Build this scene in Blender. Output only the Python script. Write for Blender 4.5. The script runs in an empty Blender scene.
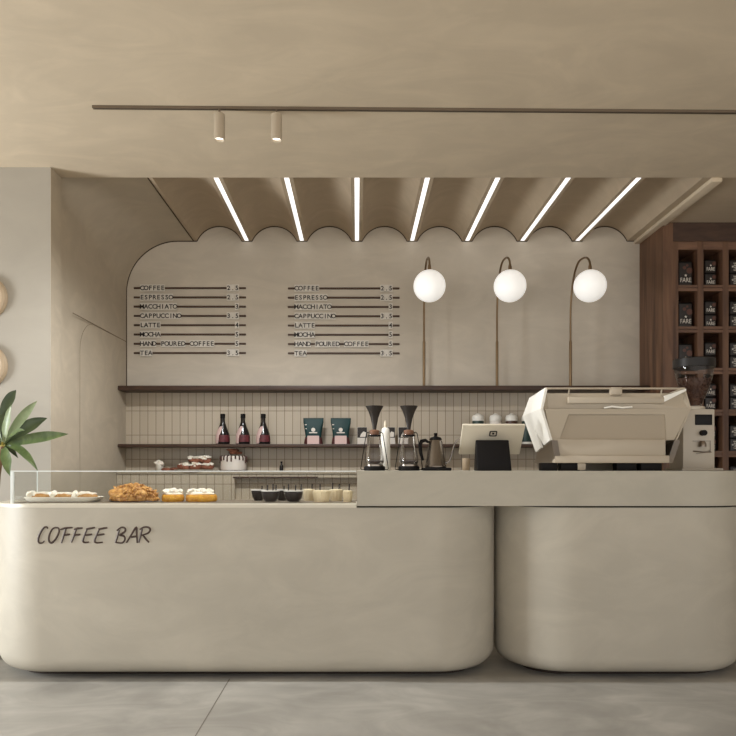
import bpy, bmesh, math, random
from mathutils import Vector, Matrix, noise

random.seed(7)
S = bpy.context.scene
COL = S.collection
PI = math.pi
R = math.radians

# ------------------------------------------------------------------ camera, light, exposure
F = 713.0            # focal length in pixels of the 736 px frame
H = 1.18             # eye height
CX, CY = 357.0, 466.0


def px(x, D):
    return (x - CX) * D / F


def pz(y, D):
    return H + (CY - y) * D / F


cam_d = bpy.data.cameras.new('camera')
cam = bpy.data.objects.new('camera', cam_d)
COL.objects.link(cam)
cam.location = (0, 0, H)
cam.rotation_euler = (PI / 2, 0, 0)
cam_d.sensor_width = 36
cam_d.lens = F / 736 * 36
cam_d.shift_x = (368 - CX) / 736
cam_d.shift_y = (CY - 368) / 736
cam_d.clip_start = 0.05
S.camera = cam

S.view_settings.view_transform = 'Standard'
S.view_settings.look = 'None'
S.view_settings.gamma = 1
S.view_settings.use_curve_mapping = False
S.view_settings.exposure = 0.0

world = bpy.data.worlds.new('daylight')
S.world = world
world.use_nodes = True
wb = world.node_tree.nodes['Background']
wb.inputs[1].default_value = 1.0
# pale sky above the horizon, brighter pavement added below to lift the ceiling
wn = world.node_tree
w_tc = wn.nodes.new('ShaderNodeTexCoord')
w_sp = wn.nodes.new('ShaderNodeSeparateXYZ')
w_cr = wn.nodes.new('ShaderNodeValToRGB')
w_cr.color_ramp.elements[0].position = 0.47
w_cr.color_ramp.elements[1].position = 0.53
w_cr.color_ramp.elements[0].color = (2.0, 1.9, 1.74, 1)
w_cr.color_ramp.elements[1].color = (1.15, 1.18, 1.24, 1)
w_mr = wn.nodes.new('ShaderNodeMapRange')
w_mr.inputs['From Min'].default_value = -1
w_mr.inputs['From Max'].default_value = 1
wn.links.new(w_tc.outputs['Generated'], w_sp.inputs[0])
wn.links.new(w_sp.outputs['Z'], w_mr.inputs['Value'])
wn.links.new(w_mr.outputs['Result'], w_cr.inputs['Fac'])
wn.links.new(w_cr.outputs[0], wb.inputs[0])


def area(name, loc, rot, sx, sy, power, col):
    d = bpy.data.lights.new(name, 'AREA')
    d.shape = 'RECTANGLE'
    d.size, d.size_y = sx, sy
    d.energy = power
    d.color = col
    o = bpy.data.objects.new(name, d)
    COL.objects.link(o)
    o.location = loc
    o.rotation_euler = rot
    return o


# daylight entering through the window in the left side wall
area('window_daylight', (-5.25, 3.2, 1.1), (0, -PI / 2, 0), 1.4, 1.05, 182, (0.92, 0.965, 1.0))

SPOT_W = 88          # power of each track spotlight

# ------------------------------------------------------------------ materials
def lin(c):
    c = c / 255
    return c / 12.92 if c <= 0.04045 else ((c + 0.055) / 1.055) ** 2.4


def rgb(r, g, b):
    return (lin(r), lin(g), lin(b), 1)


def mat(name, col, rough=0.5, metal=0.0, spec=0.5, var=0.0, scale=6.0, stretch=(1, 1, 1), bump=0.0, dist=0.0,
        col2=None, coat=0.0, sub=0.0):
    m = bpy.data.materials.new(name)
    m.use_nodes = True
    nt = m.node_tree
    b = nt.nodes['Principled BSDF']
    b.inputs['Base Color'].default_value = col
    b.inputs['Roughness'].default_value = rough
    b.inputs['Metallic'].default_value = metal
    b.inputs['Specular IOR Level'].default_value = spec
    if coat:
        b.inputs['Coat Weight'].default_value = coat
    if sub:
        b.inputs['Subsurface Weight'].default_value = sub
        b.inputs['Subsurface Radius'].default_value = (0.02, 0.012, 0.008)
    if var or bump or col2:
        tc = nt.nodes.new('ShaderNodeTexCoord')
        mp = nt.nodes.new('ShaderNodeMapping')
        mp.inputs['Scale'].default_value = stretch
        nt.links.new(tc.outputs['Object'], mp.inputs['Vector'])
        n = nt.nodes.new('ShaderNodeTexNoise')
        n.inputs['Scale'].default_value = scale
        n.inputs['Detail'].default_value = 6
        n.inputs['Distortion'].default_value = dist
        nt.links.new(mp.outputs[0], n.inputs['Vector'])
        if var or col2:
            cr = nt.nodes.new('ShaderNodeValToRGB')
            cr.color_ramp.elements[0].position = 0.3
            cr.color_ramp.elements[1].position = 0.7
            if col2:
                cr.color_ramp.elements[0].color = col2
                cr.color_ramp.elements[1].color = col
            else:
                cr.color_ramp.elements[0].color = tuple(c * (1 - var) for c in col[:3]) + (1,)
                cr.color_ramp.elements[1].color = tuple(min(1, c * (1 + var)) for c in col[:3]) + (1,)
            nt.links.new(n.outputs['Fac'], cr.inputs['Fac'])
            nt.links.new(cr.outputs[0], b.inputs['Base Color'])
        if bump:
            bp = nt.nodes.new('ShaderNodeBump')
            bp.inputs['Strength'].default_value = bump
            bp.inputs['Distance'].default_value = 0.01
            nt.links.new(n.outputs['Fac'], bp.inputs['Height'])
            nt.links.new(bp.outputs[0], b.inputs['Normal'])
    return m


def plaster(name, col, var=0.07, rough=0.7, seed=0.0, bump=0.12, streak=0.05):
    """trowelled micro-cement: broad clouds plus thin slanting trowel streaks"""
    m = bpy.data.materials.new(name)
    m.use_nodes = True
    nt = m.node_tree
    L = nt.links.new
    b = nt.nodes['Principled BSDF']
    b.inputs['Roughness'].default_value = rough
    b.inputs['Specular IOR Level'].default_value = 0.3
    tc = nt.nodes.new('ShaderNodeTexCoord')
    mp = nt.nodes.new('ShaderNodeMapping')
    mp.inputs['Location'].default_value = (seed, seed * 2, seed * 3)
    L(tc.outputs['Object'], mp.inputs['Vector'])
    n1 = nt.nodes.new('ShaderNodeTexNoise')
    n1.inputs['Scale'].default_value = 1.3
    n1.inputs['Detail'].default_value = 5
    n1.inputs['Distortion'].default_value = 1.2
    L(mp.outputs[0], n1.inputs['Vector'])
    mp2 = nt.nodes.new('ShaderNodeMapping')
    mp2.inputs['Rotation'].default_value = (R(40), R(-48), R(35))
    mp2.inputs['Scale'].default_value = (1.1, 2.3, 2.6)
    L(mp.outputs[0], mp2.inputs['Vector'])
    n2 = nt.nodes.new('ShaderNodeTexNoise')
    n2.inputs['Scale'].default_value = 1.6
    n2.inputs['Detail'].default_value = 7
    n2.inputs['Roughness'].default_value = 0.58
    n2.inputs['Distortion'].default_value = 1.6
    L(mp2.outputs[0], n2.inputs['Vector'])
    r1 = nt.nodes.new('ShaderNodeValToRGB')
    r1.color_ramp.elements[0].position, r1.color_ramp.elements[1].position = 0.3, 0.7
    r1.color_ramp.elements[0].color = tuple(c * (1 - var) for c in col[:3]) + (1,)
    r1.color_ramp.elements[1].color = tuple(c * (1 + var) for c in col[:3]) + (1,)
    L(n1.outputs['Fac'], r1.inputs['Fac'])
    r2 = nt.nodes.new('ShaderNodeValToRGB')
    r2.color_ramp.elements[0].position, r2.color_ramp.elements[1].position = 0.42, 0.68
    r2.color_ramp.elements[0].color = (1 - streak, 1 - streak, 1 - streak, 1)
    r2.color_ramp.elements[1].color = (1 + streak, 1 + streak, 1 + streak, 1)
    L(n2.outputs['Fac'], r2.inputs['Fac'])
    mx = nt.nodes.new('ShaderNodeMix')
    mx.data_type = 'RGBA'
    mx.blend_type = 'MULTIPLY'
    mx.inputs['Factor'].default_value = 1
    L(r1.outputs[0], mx.inputs['A'])
    L(r2.outputs[0], mx.inputs['B'])
    L(mx.outputs['Result'], b.inputs['Base Color'])
    bp = nt.nodes.new('ShaderNodeBump')
    bp.inputs['Strength'].default_value = bump
    bp.inputs['Distance'].default_value = 0.01
    L(n2.outputs['Fac'], bp.inputs['Height'])
    L(bp.outputs[0], b.inputs['Normal'])
    return m


def tile_mat(name, col, grout, wall_y=True):
    m = bpy.data.materials.new(name)
    m.use_nodes = True
    nt = m.node_tree
    L = nt.links.new
    b = nt.nodes['Principled BSDF']
    b.inputs['Roughness'].default_value = 0.32
    tc = nt.nodes.new('ShaderNodeTexCoord')
    sp = nt.nodes.new('ShaderNodeSeparateXYZ')
    L(tc.outputs['Object'], sp.inputs[0])
    cb = nt.nodes.new('ShaderNodeCombineXYZ')
    L(sp.outputs['X'], cb.inputs['X'])
    ad = nt.nodes.new('ShaderNodeMath')
    ad.operation = 'ADD'
    ad.inputs[1].default_value = -0.191
    L(sp.outputs['Z'], ad.inputs[0])
    L(ad.outputs[0], cb.inputs['Y'])
    br = nt.nodes.new('ShaderNodeTexBrick')
    br.offset = 0
    br.inputs['Scale'].default_value = 1
    br.inputs['Brick Width'].default_value = 0.0698
    br.inputs['Row Height'].default_value = 0.2095
    br.inputs['Mortar Size'].default_value = 0.0024
    br.inputs['Mortar Smooth'].default_value = 0.2
    br.inputs['Color1'].default_value = col
    br.inputs['Color2'].default_value = tuple(c * 0.93 for c in col[:3]) + (1,)
    br.inputs['Mortar'].default_value = grout
    L(cb.outputs[0], br.inputs['Vector'])
    L(br.outputs['Color'], b.inputs['Base Color'])
    n = nt.nodes.new('ShaderNodeTexNoise')
    n.inputs['Scale'].default_value = 9
    L(tc.outputs['Object'], n.inputs['Vector'])
    mm = nt.nodes.new('ShaderNodeMath')
    mm.operation = 'MULTIPLY_ADD'
    mm.inputs[1].default_value = -1.0
    L(br.outputs['Fac'], mm.inputs[0])
    L(n.outputs['Fac'], mm.inputs[2])
    bp = nt.nodes.new('ShaderNodeBump')
    bp.inputs['Strength'].default_value = 0.35
    bp.inputs['Distance'].default_value = 0.006
    L(mm.outputs[0], bp.inputs['Height'])
    L(bp.outputs[0], b.inputs['Normal'])
    return m


def emit(name, col, strength):
    m = bpy.data.materials.new(name)
    m.use_nodes = True
    b = m.node_tree.nodes['Principled BSDF']
    b.inputs['Base Color'].default_value = (0.8, 0.8, 0.8, 1)
    b.inputs['Emission Color'].default_value = col
    b.inputs['Emission Strength'].default_value = strength
    return m


def pane(name, tint, ior=1.35, rough=0.02, sheen=0.4):
    """thin clear pane: see-through with a fresnel sheen"""
    m = bpy.data.materials.new(name)
    m.use_nodes = True
    nt = m.node_tree
    L = nt.links.new
    nt.nodes.remove(nt.nodes['Principled BSDF'])
    out = nt.nodes['Material Output']
    t = nt.nodes.new('ShaderNodeBsdfTransparent')
    t.inputs[0].default_value = tint
    g = nt.nodes.new('ShaderNodeBsdfGlossy')
    g.inputs['Roughness'].default_value = rough
    fr = nt.nodes.new('ShaderNodeFresnel')
    fr.inputs['IOR'].default_value = ior
    mx = nt.nodes.new('ShaderNodeMixShader')
    ml = nt.nodes.new('ShaderNodeMath')
    ml.operation = 'MULTIPLY'
    ml.inputs[1].default_value = sheen
    L(fr.outputs[0], ml.inputs[0])
    L(ml.outputs[0], mx.inputs[0])
    L(t.outputs[0], mx.inputs[1])
    L(g.outputs[0], mx.inputs[2])
    L(mx.outputs[0], out.inputs[0])
    return m


PL = (190, 178, 158)
M = {}
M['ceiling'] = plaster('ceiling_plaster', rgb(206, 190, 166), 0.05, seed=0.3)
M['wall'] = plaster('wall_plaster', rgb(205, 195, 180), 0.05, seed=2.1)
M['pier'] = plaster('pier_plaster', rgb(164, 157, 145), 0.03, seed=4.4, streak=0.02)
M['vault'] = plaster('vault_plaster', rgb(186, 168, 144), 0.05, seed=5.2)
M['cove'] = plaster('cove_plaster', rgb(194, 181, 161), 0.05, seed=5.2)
M['counter'] = plaster('counter_cement', rgb(190, 182, 166), 0.05, rough=0.5, seed=7.7)
M['slab'] = plaster('slab_cement', rgb(184, 177, 161), 0.04, rough=0.38, seed=9.1, bump=0.06)
M['rim'] = mat('rim_cement', rgb(214, 206, 188), 0.4)
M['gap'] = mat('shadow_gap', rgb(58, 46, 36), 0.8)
M['seam'] = mat('plaster_seam', rgb(128, 112, 92), 0.9)
M['dark_line'] = mat('dark_edge_line', rgb(70, 54, 40), 0.9)
M['tile'] = tile_mat('glazed_tile', rgb(192, 178, 157), rgb(122, 104, 84))
M['bench'] = mat('bench_stone', rgb(166, 154, 134), 0.5, var=0.05)
M['niche'] = mat('niche_board', rgb(128, 116, 100), 0.6, var=0.05)
M['floor'] = None
M['darkwood'] = mat('dark_walnut', rgb(78, 55, 42), 0.5, col2=rgb(56, 38, 29), scale=3, stretch=(2, 9, 9), dist=0.6, bump=0.05)
M['walnut'] = mat('walnut_veneer', rgb(122, 88, 64), 0.5, col2=rgb(76, 50, 36), scale=2.2, stretch=(7, 7, 0.7), dist=0.7,
                  bump=0.05)
M['walnut_rail'] = mat('walnut_rail', rgb(126, 92, 70), 0.5, col2=rgb(92, 64, 48), scale=3, stretch=(1.0, 8, 8), dist=0.5)
M['rack_back'] = mat('rack_back_board', rgb(44, 31, 25), 0.7, var=0.15)
M['rail'] = mat('menu_rail_wood', rgb(74, 52, 38), 0.55, var=0.1)
M['plate'] = mat('letter_tile', rgb(222, 216, 206), 0.5)
M['ink'] = mat('letter_ink', rgb(38, 30, 26), 0.6)
M['sign'] = mat('sign_letters', rgb(66, 46, 36), 0.55)
M['track'] = mat('track_metal', rgb(112, 98, 82), 0.5, metal=0.2)
M['spot'] = mat('spot_housing', rgb(176, 162, 142), 0.5)
M['spot_lens'] = emit('spot_lens', (1, 0.94, 0.82, 1), 2.2)
M['led'] = emit('led_light', (1, 0.985, 0.96, 1), 1.2)
M['globe'] = emit('opal_globe', (1, 0.955, 0.88, 1), 0.5)
M['brass'] = mat('aged_brass', rgb(132, 110, 82), 0.38, metal=0.75, var=0.05)
M['glass'] = pane('case_glass', (0.985, 0.99, 0.985, 1), 1.2, sheen=0.3)
M['edge'] = mat('polished_glass_edge', rgb(228, 232, 228), 0.1, spec=0.9)
M['clear'] = pane('clear_glass', (0.93, 0.92, 0.915, 1), 1.45, sheen=0.6)
M['hopper'] = pane('hopper_acrylic', (0.93, 0.92, 0.90, 1), 1.45, sheen=0.6)
M['steel'] = mat('brushed_steel', rgb(150, 140, 130), 0.3, metal=1.0)
M['kettle'] = mat('dark_steel', rgb(128, 120, 112), 0.2, metal=0.95)
M['black'] = mat('matte_black', rgb(20, 17, 16), 0.55, spec=0.15)
M['funnel'] = mat('black_filter_mesh', rgb(52, 46, 42), 0.4, metal=0.4)
M['collar'] = mat('wood_collar', rgb(120, 80, 55), 0.5, var=0.15)
M['collar_tan'] = mat('tan_card', rgb(164, 144, 118), 0.6)
M['white'] = mat('white_enamel', rgb(232, 228, 218), 0.35)
M['cream'] = mat('cream_enamel', rgb(206, 194, 172), 0.4)
M['machine'] = mat('machine_enamel', rgb(184, 171, 151), 0.42)
M['machine_panel'] = mat('machine_panel', rgb(172, 158, 138), 0.45)
M['machine_white'] = mat('machine_white', rgb(238, 234, 224), 0.35)
M['grinder'] = mat('grinder_enamel', rgb(192, 182, 166), 0.4)
M['tablet'] = mat('tablet_shell', rgb(206, 196, 176), 0.4)
M['screen'] = mat('dark_screen', rgb(18, 17, 18), 0.45, spec=0.2)
M['porcelain'] = mat('porcelain', rgb(226, 220, 206), 0.3)
M['cream_food'] = mat('whipped_cream', rgb(238, 230, 214), 0.6, sub=0.1, var=0.04, scale=25)
M['frosting'] = mat('frosting', rgb(232, 224, 214), 0.55, sub=0.1)
M['choc'] = mat('chocolate', rgb(72, 40, 28), 0.4, var=0.2, scale=25)
M['brownie'] = mat('brownie', rgb(156, 100, 76), 0.7, col2=rgb(104, 60, 44), scale=30, bump=0.3)
M['pastry'] = mat('baked_pastry', rgb(222, 172, 98), 0.6, col2=rgb(142, 86, 34), scale=45, bump=0.5)
M['sponge'] = mat('yellow_sponge', rgb(222, 168, 56), 0.7, col2=rgb(184, 120, 34), scale=40, bump=0.4)
M['dough'] = mat('choux_dough', rgb(196, 152, 92), 0.6, col2=rgb(160, 112, 58), scale=30, bump=0.2)
M['mousse'] = mat('dark_mousse', rgb(44, 30, 26), 0.5, var=0.2, scale=30)
M['pudding'] = mat('cream_pudding', rgb(222, 204, 170), 0.5, var=0.06, scale=25)
M['bowl_glass'] = pane('bowl_glass', (0.96, 0.96, 0.96, 1), 1.4, sheen=0.5)
M['rimw'] = mat('glass_rim', rgb(236, 232, 226), 0.25)
M['teal'] = mat('teal_foil', rgb(10, 50, 50), 0.5, spec=0.3, var=0.15, scale=12)
M['pink'] = mat('pale_pink_label', rgb(214, 184, 178), 0.6)
M['maroon'] = mat('maroon_foil', rgb(78, 34, 34), 0.5)
M['bottle'] = mat('dark_bottle_glass', rgb(26, 22, 22), 0.18)
M['red_label'] = mat('dark_red_label', rgb(92, 34, 40), 0.55, var=0.35, scale=40)
M['paper'] = mat('white_paper', rgb(222, 214, 204), 0.6)
M['dgreen'] = mat('dark_green_tin', rgb(30, 52, 46), 0.4)
M['tin'] = mat('printed_tin', rgb(30, 22, 20), 0.4, var=0.3, scale=30)
M['copper_print'] = mat('copper_print', rgb(88, 52, 40), 0.45)
M['tin_text'] = mat('white_print', rgb(226, 220, 210), 0.5)
M['leaf'] = mat('green_leaf', rgb(100, 116, 68), 0.4, col2=rgb(66, 84, 44), scale=9, stretch=(3, 3, 1))
M['leaf_pale'] = mat('pale_leaf', rgb(150, 160, 124), 0.42, col2=rgb(114, 130, 88), scale=9)
M['leaf_dark'] = mat('dark_leaf', rgb(66, 78, 48), 0.4, col2=rgb(46, 58, 36), scale=9)
M['bark'] = mat('plant_bark', rgb(128, 96, 68), 0.8, col2=rgb(92, 66, 46), scale=20, bump=0.4)
M['bud'] = mat('yellow_green_shoot', rgb(160, 146, 66), 0.5)
M['pot'] = mat('stone_planter', rgb(150, 138, 122), 0.7, var=0.08)
M['soil'] = mat('potting_soil', rgb(58, 44, 34), 0.95, var=0.3, scale=40, bump=0.6)
M['dish'] = mat('tan_ceramic', rgb(168, 148, 122), 0.45, var=0.08)
M['dish_in'] = mat('pale_ceramic', rgb(208, 198, 182), 0.45)
M['beans'] = mat('roasted_beans', rgb(92, 64, 52), 0.4, var=0.3, scale=30)
M['window_frame'] = mat('window_frame', rgb(70, 62, 54), 0.5)


def floor_mat():
    m = plaster('polished_concrete', rgb(164, 160, 152), 0.2, rough=0.42, seed=11.3, bump=0.05, streak=0.11)
    nt = m.node_tree
    for n in nt.nodes:
        if n.type == 'MAPPING' and abs(n.inputs['Scale'].default_value[0] - 1.1) < 1e-3:
            n.inputs['Rotation'].default_value = (0, 0, R(8))
            n.inputs['Scale'].default_value = (1.3, 2.4, 2.0)
    return m


M['floor'] = floor_mat()


# ------------------------------------------------------------------ mesh builder
class MB:
    def __init__(self):
        self.bm = bmesh.new()

    def _add(self, verts, faces):
        vs = [self.bm.verts.new(v) for v in verts]
        for f in faces:
            try:
                self.bm.faces.new([vs[i] for i in f])
            except ValueError:
                pass
        return vs

    def box(self, x0, x1, y0, y1, z0, z1, bev=0, seg=2, rot=None):
        r = bmesh.ops.create_cube(self.bm, size=1)
        c = Vector(((x0 + x1) / 2, (y0 + y1) / 2, (z0 + z1) / 2))
        for v in r['verts']:
            v.co = Vector((v.co.x * (x1 - x0), v.co.y * (y1 - y0), v.co.z * (z1 - z0)))
            if rot:
                v.co = rot @ v.co
            v.co += c
        if bev:
            es = set(e for v in r['verts'] for e in v.link_edges)
            bmesh.ops.bevel(self.bm, geom=list(es), offset=bev, segments=seg, profile=0.5, affect='EDGES')
        return self

    def lathe(self, prof, c=(0, 0, 0), n=32, cap0=True, cap1=True, axis='Z', sx=1, sy=1, closed=False):
        rings = []
        for (r, z) in prof:
            ring = []
            for i in range(n):
                a = 2 * PI * i / n
                p = Vector((r * math.cos(a) * sx, r * math.sin(a) * sy, z))
                if axis == 'Y':
                    p = Vector((p.x, p.z, p.y))
                elif axis == 'X':
                    p = Vector((p.z, p.x, p.y))
                ring.append(self.bm.verts.new(p + Vector(c)))
            rings.append(ring)
        m = len(rings)
        for k in range(m if closed else m - 1):
            A, B = rings[k], rings[(k + 1) % m]
            for i in range(n):
                self.bm.faces.new([A[i], A[(i + 1) % n], B[(i + 1) % n], B[i]])
        if not closed:
            if cap0:
                self.bm.faces.new(rings[0][::-1])
            if cap1:
                self.bm.faces.new(rings[-1])
        return self

    def loft(self, rings, cap0=True, cap1=True, closed=True):
        vr = [[self.bm.verts.new(p) for p in r] for r in rings]
        n = len(vr[0])
        for A, B in zip(vr, vr[1:]):
            for i in range(n if closed else n - 1):
                self.bm.faces.new([A[i], A[(i + 1) % n], B[(i + 1) % n], B[i]])
        if closed and cap0:
            self.bm.faces.new(vr[0][::-1])
        if closed and cap1:
            self.bm.faces.new(vr[-1])
        return self

    def prism(self, poly, axis, a, b):
        """polygon (2-d) extruded along an axis; X: (y,z), Y: (x,z), Z: (x,y)"""
        def P(p, t):
            return {'X': (t, p[0], p[1]), 'Y': (p[0], t, p[1]), 'Z': (p[0], p[1], t)}[axis]
        return self.loft([[P(p, a) for p in poly], [P(p, b) for p in poly]])

    def tube(self, pts, r, n=8, caps=True):
        pts = [Vector(p) for p in pts]
        rs = r if isinstance(r, (list, tuple)) else [r] * len(pts)
        rings = []
        up = None
        for i, p in enumerate(pts):
            if i == 0:
                t = pts[1] - p
            elif i == len(pts) - 1:
                t = p - pts[i - 1]
            else:
                t = (pts[i + 1] - p).normalized() + (p - pts[i - 1]).normalized()
            t.normalize()
            if up is None:
                up = Vector((0, 0, 1)) if abs(t.z) < 0.9 else Vector((0, 1, 0))
            u = (up - t * up.dot(t))
            if u.length < 1e-5:
                u = t.orthogonal()
            u.normalize()
            up = u
            w = t.cross(u)
            rings.append([p + (u * math.cos(2 * PI * k / n) + w * math.sin(2 * PI * k / n)) * rs[i] for k in range(n)])
        return self.loft(rings, caps, caps)

    def sphere(self, c, r, n=24, m=14, sc=(1, 1, 1)):
        v = bmesh.ops.create_uvsphere(self.bm, u_segments=n, v_segments=m, radius=r)['verts']
        for q in v:
            q.co = Vector((q.co.x * sc[0], q.co.y * sc[1], q.co.z * sc[2])) + Vector(c)
        return v

    def blob(self, c, sc, amp=0.1, freq=10, seed=0, n=28, m=18, flat=None):
        for q in self.sphere((0, 0, 0), 1, n, m):
            d = q.co.copy()
            p = Vector((d.x * sc[0], d.y * sc[1], d.z * sc[2]))
            k = 1 + amp * noise.fractal(p * freq + Vector((seed, seed * 1.7, 0)), 1.0, 2.0, 3)
            p = p * k
            if flat is not None and p.z < flat:
                p.z = flat
            q.co = p + Vector(c)
        return self

    def text(self, s, x, y, z, h, depth=0.001, align='LEFT', rot90=False, width=None, mi=0, bold=0.0):
        """raised lettering in the XZ plane facing -Y, baseline at z"""
        cu = bpy.data.curves.new('t', 'FONT')
        cu.body = s
        cu.size = 1
        cu.extrude = 0.001
        cu.offset = bold
        cu.resolution_u = 3
        cu.align_x = align
        ob = bpy.data.objects.new('t', cu)
        COL.objects.link(ob)
        dg = bpy.context.evaluated_depsgraph_get()
        me = bpy.data.meshes.new_from_object(ob.evaluated_get(dg))
        xs = [v.co.x for v in me.vertices]
        k = h / 0.70
        kx = k
        if width:
            kx = width / max(1e-6, max(xs) - min(xs))
        vs = []
        for v in me.vertices:
            a, b2 = v.co.x * kx, v.co.y * k
            if rot90:
                a, b2 = -b2, a
            vs.append((x + a, y + (depth / 2 if v.co.z < 0 else -depth / 2), z + b2))
        old = set(self.bm.faces)
        self._add(vs, [tuple(p.vertices) for p in me.polygons])
        for f in self.bm.faces:
            if f not in old:
                f.material_index = mi
        bpy.data.objects.remove(ob)
        bpy.data.curves.remove(cu)
        bpy.data.meshes.remove(me)
        return self

    def build(self, name, material, parent=None, loc=None, angle=35, smooth=True, kind=None):
        bmesh.ops.recalc_face_normals(self.bm, faces=self.bm.faces)
        me = bpy.data.meshes.new(name)
        self.bm.to_mesh(me)
        self.bm.free()
        for mm_ in (material if isinstance(material, (list, tuple)) else [material]):
            me.materials.append(mm_)
        if smooth:
            me.polygons.foreach_set('use_smooth', [True] * len(me.polygons))
            me.set_sharp_from_angle(angle=R(angle))
        o = bpy.data.objects.new(name, me)
        COL.objects.link(o)
        if parent:
            o.parent = parent
        if loc:
            o.location = loc
        if kind:
            o['kind'] = kind
        return o


def tag(o, label, cat, group=None, kind=None):
    o['label'] = label
    o['category'] = cat
    if group:
        o['group'] = group
    if kind:
        o['kind'] = kind
    return o


def thing(name, label, cat, loc=(0, 0, 0), group=None, rz=0):
    o = bpy.data.objects.new(name, None)
    o.empty_display_size = 0.05
    COL.objects.link(o)
    o.location = loc
    o.rotation_euler = (0, 0, rz)
    return tag(o, label, cat, group)


def dup(root, loc, label, rz=None):
    r = root.copy()
    COL.objects.link(r)
    r.location = loc
    if rz is not None:
        r.rotation_euler = (0, 0, rz)
    r['label'] = label
    for ch in list(root.children):
        c = ch.copy()
        COL.objects.link(c)
        c.parent = r
        for g in list(ch.children):
            d = g.copy()
            COL.objects.link(d)
            d.parent = c
    return r


def structure(name, mb, m, **k):
    return mb.build(name, m, kind='structure', **k)


# ------------------------------------------------------------------ the setting
YB = 6.2                     # back wall
YO = 4.836                   # front edge of the vaulted recess
YP = 4.67                    # face of the pier wall at left
HC = pz(241, YB)             # ceiling height
PITCH = 55 * YB / F          # vault spacing
RIB = 0.0435                 # half width of the flat rib between vaults
RISE = 0.128
XL = -2.005                  # left side of the recess
XR = px(640, YB)

structure('floor', MB().box(-5, 5.6, -1.7, 7, -0.1, 0), M['floor'])
fj = px(190, 1) * 0 + -0.706
structure('trim_1', MB().box(fj - 0.003, fj + 0.003, -1.7, 3.95, -0.004, 0.0008), mat('floor_joint', rgb(118, 112, 103), 0.8))
structure('ceiling', MB().box(-5, 5.6, -1.7, YO, HC, HC + 0.35), M['ceiling'])
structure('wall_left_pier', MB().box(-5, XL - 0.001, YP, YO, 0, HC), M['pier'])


def cove_profile(r, y, x_end, n=18):
    pts = [(XL, y, 0.0), (XL, y, 1.2), (XL, y, HC - r)]
    for i in range(1, n + 1):
        a = PI / 2 * i / n
        pts.append((XL + r - r * math.cos(a), y, HC - r + r * math.sin(a)))
    pts.append((x_end, y, HC))
    return pts


x_first = -3 * PITCH + 0.015
def smooth(t):
    t = max(0.0, min(1.0, t))
    return t * t * (3 - 2 * t)


mb = MB()
rings = []
for k in range(13):
    v = k / 12
    out = (1 - v) ** 1.3          # the shell swells outwards towards its front edge
    ring = []
    for (x, y, z) in cove_profile(0.06 + 0.39 * v ** 0.75, YO + (YB - YO) * v, x_first):
        up_ = smooth((z - (HC - 0.6)) / 0.5)
        in_ = smooth((x - XL) / 0.12)
        ring.append((x - 0.05 * out * up_ * (1 - in_), y, z + 0.09 * out * smooth((z - (HC - 0.12)) / 0.12)))
    rings.append(ring)
mb.loft(rings, closed=False)
mb.box(XL - 0.001, XL, YP + 0.0005, YO - 0.0005, 0, HC)
mb.box(XL - 0.2, XL - 0.06, YO, YB, 0, HC + 0.3)
mb.box(XL - 0.2, x_first, YO, YB, HC + 0.1, HC + 0.3)
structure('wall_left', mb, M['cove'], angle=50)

# vaulted soffit: profile in XZ extruded along Y
prof = []
half = PITCH / 2 - RIB
RAD = (half ** 2 + RISE ** 2) / (2 * RISE)
amax = math.asin(half / RAD)
for k in range(-3, 6):
    xk = k * PITCH
    prof += [(x_first if k == -3 else xk - RIB, HC), (xk + RIB, HC)]
    if k < 5:
        xc = xk + PITCH / 2
        for i in range(1, 20):
            a = -amax + 2 * amax * i / 20
            prof.append((xc + RAD * math.sin(a), HC + RISE - RAD + RAD * math.cos(a)))
arc_line = list(prof)
x_last = prof[-1][0]
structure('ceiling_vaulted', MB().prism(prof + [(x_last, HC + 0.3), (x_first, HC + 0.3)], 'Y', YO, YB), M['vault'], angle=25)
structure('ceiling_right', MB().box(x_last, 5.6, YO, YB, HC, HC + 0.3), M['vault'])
structure('trim_2', MB().box(x_last - 0.03, x_last + 0.045, YO + 0.0, YB, HC - 0.028, HC + 0.002, 0.006), M['ceiling'])
structure('wall_back', MB().box(XL - 0.2, 5.6, YB, YB + 0.2, 0, HC + 0.35), M['wall'])

# dark tube painting in the shadow line along the back wall, cove and vaults
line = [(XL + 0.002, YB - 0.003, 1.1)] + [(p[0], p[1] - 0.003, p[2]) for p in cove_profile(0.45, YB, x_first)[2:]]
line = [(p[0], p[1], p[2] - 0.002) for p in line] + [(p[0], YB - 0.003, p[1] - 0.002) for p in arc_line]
structure('trim_shadow_line', MB().tube(line, 0.0055, 6), M['dark_line'])
structure('trim_6', MB().tube([(x_first, YO + 0.004, HC - 0.001), (x_first, YB - 0.01, HC - 0.001)], 0.005, 6), M['dark_line'])
# fine seams in the side wall: a level joint and the shoulder of an arched jib door
zs = H + 1.08
structure('trim_4', MB().box(XL - 0.001, XL + 0.0012, 5.03, YB, zs - 0.003, zs + 0.003), M['seam'])
arc = [(XL, 5.16, 0.6)] + [(XL, 5.46 - 0.3 * math.cos(PI / 2 * i / 12), H + 0.83 + 0.25 * math.sin(PI / 2 * i / 12)) for i in range(13)]
structure('trim_5', MB().tube(arc, 0.0011, 5), M['seam'])
# tiled splashback between the counter and the upper shelf
ZSH = pz(385.5, 5.96)
structure('wall_splashback', MB().box(XL, XR, YB - 0.012, YB + 0.001, 0.9, ZSH), M['tile'])

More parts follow.
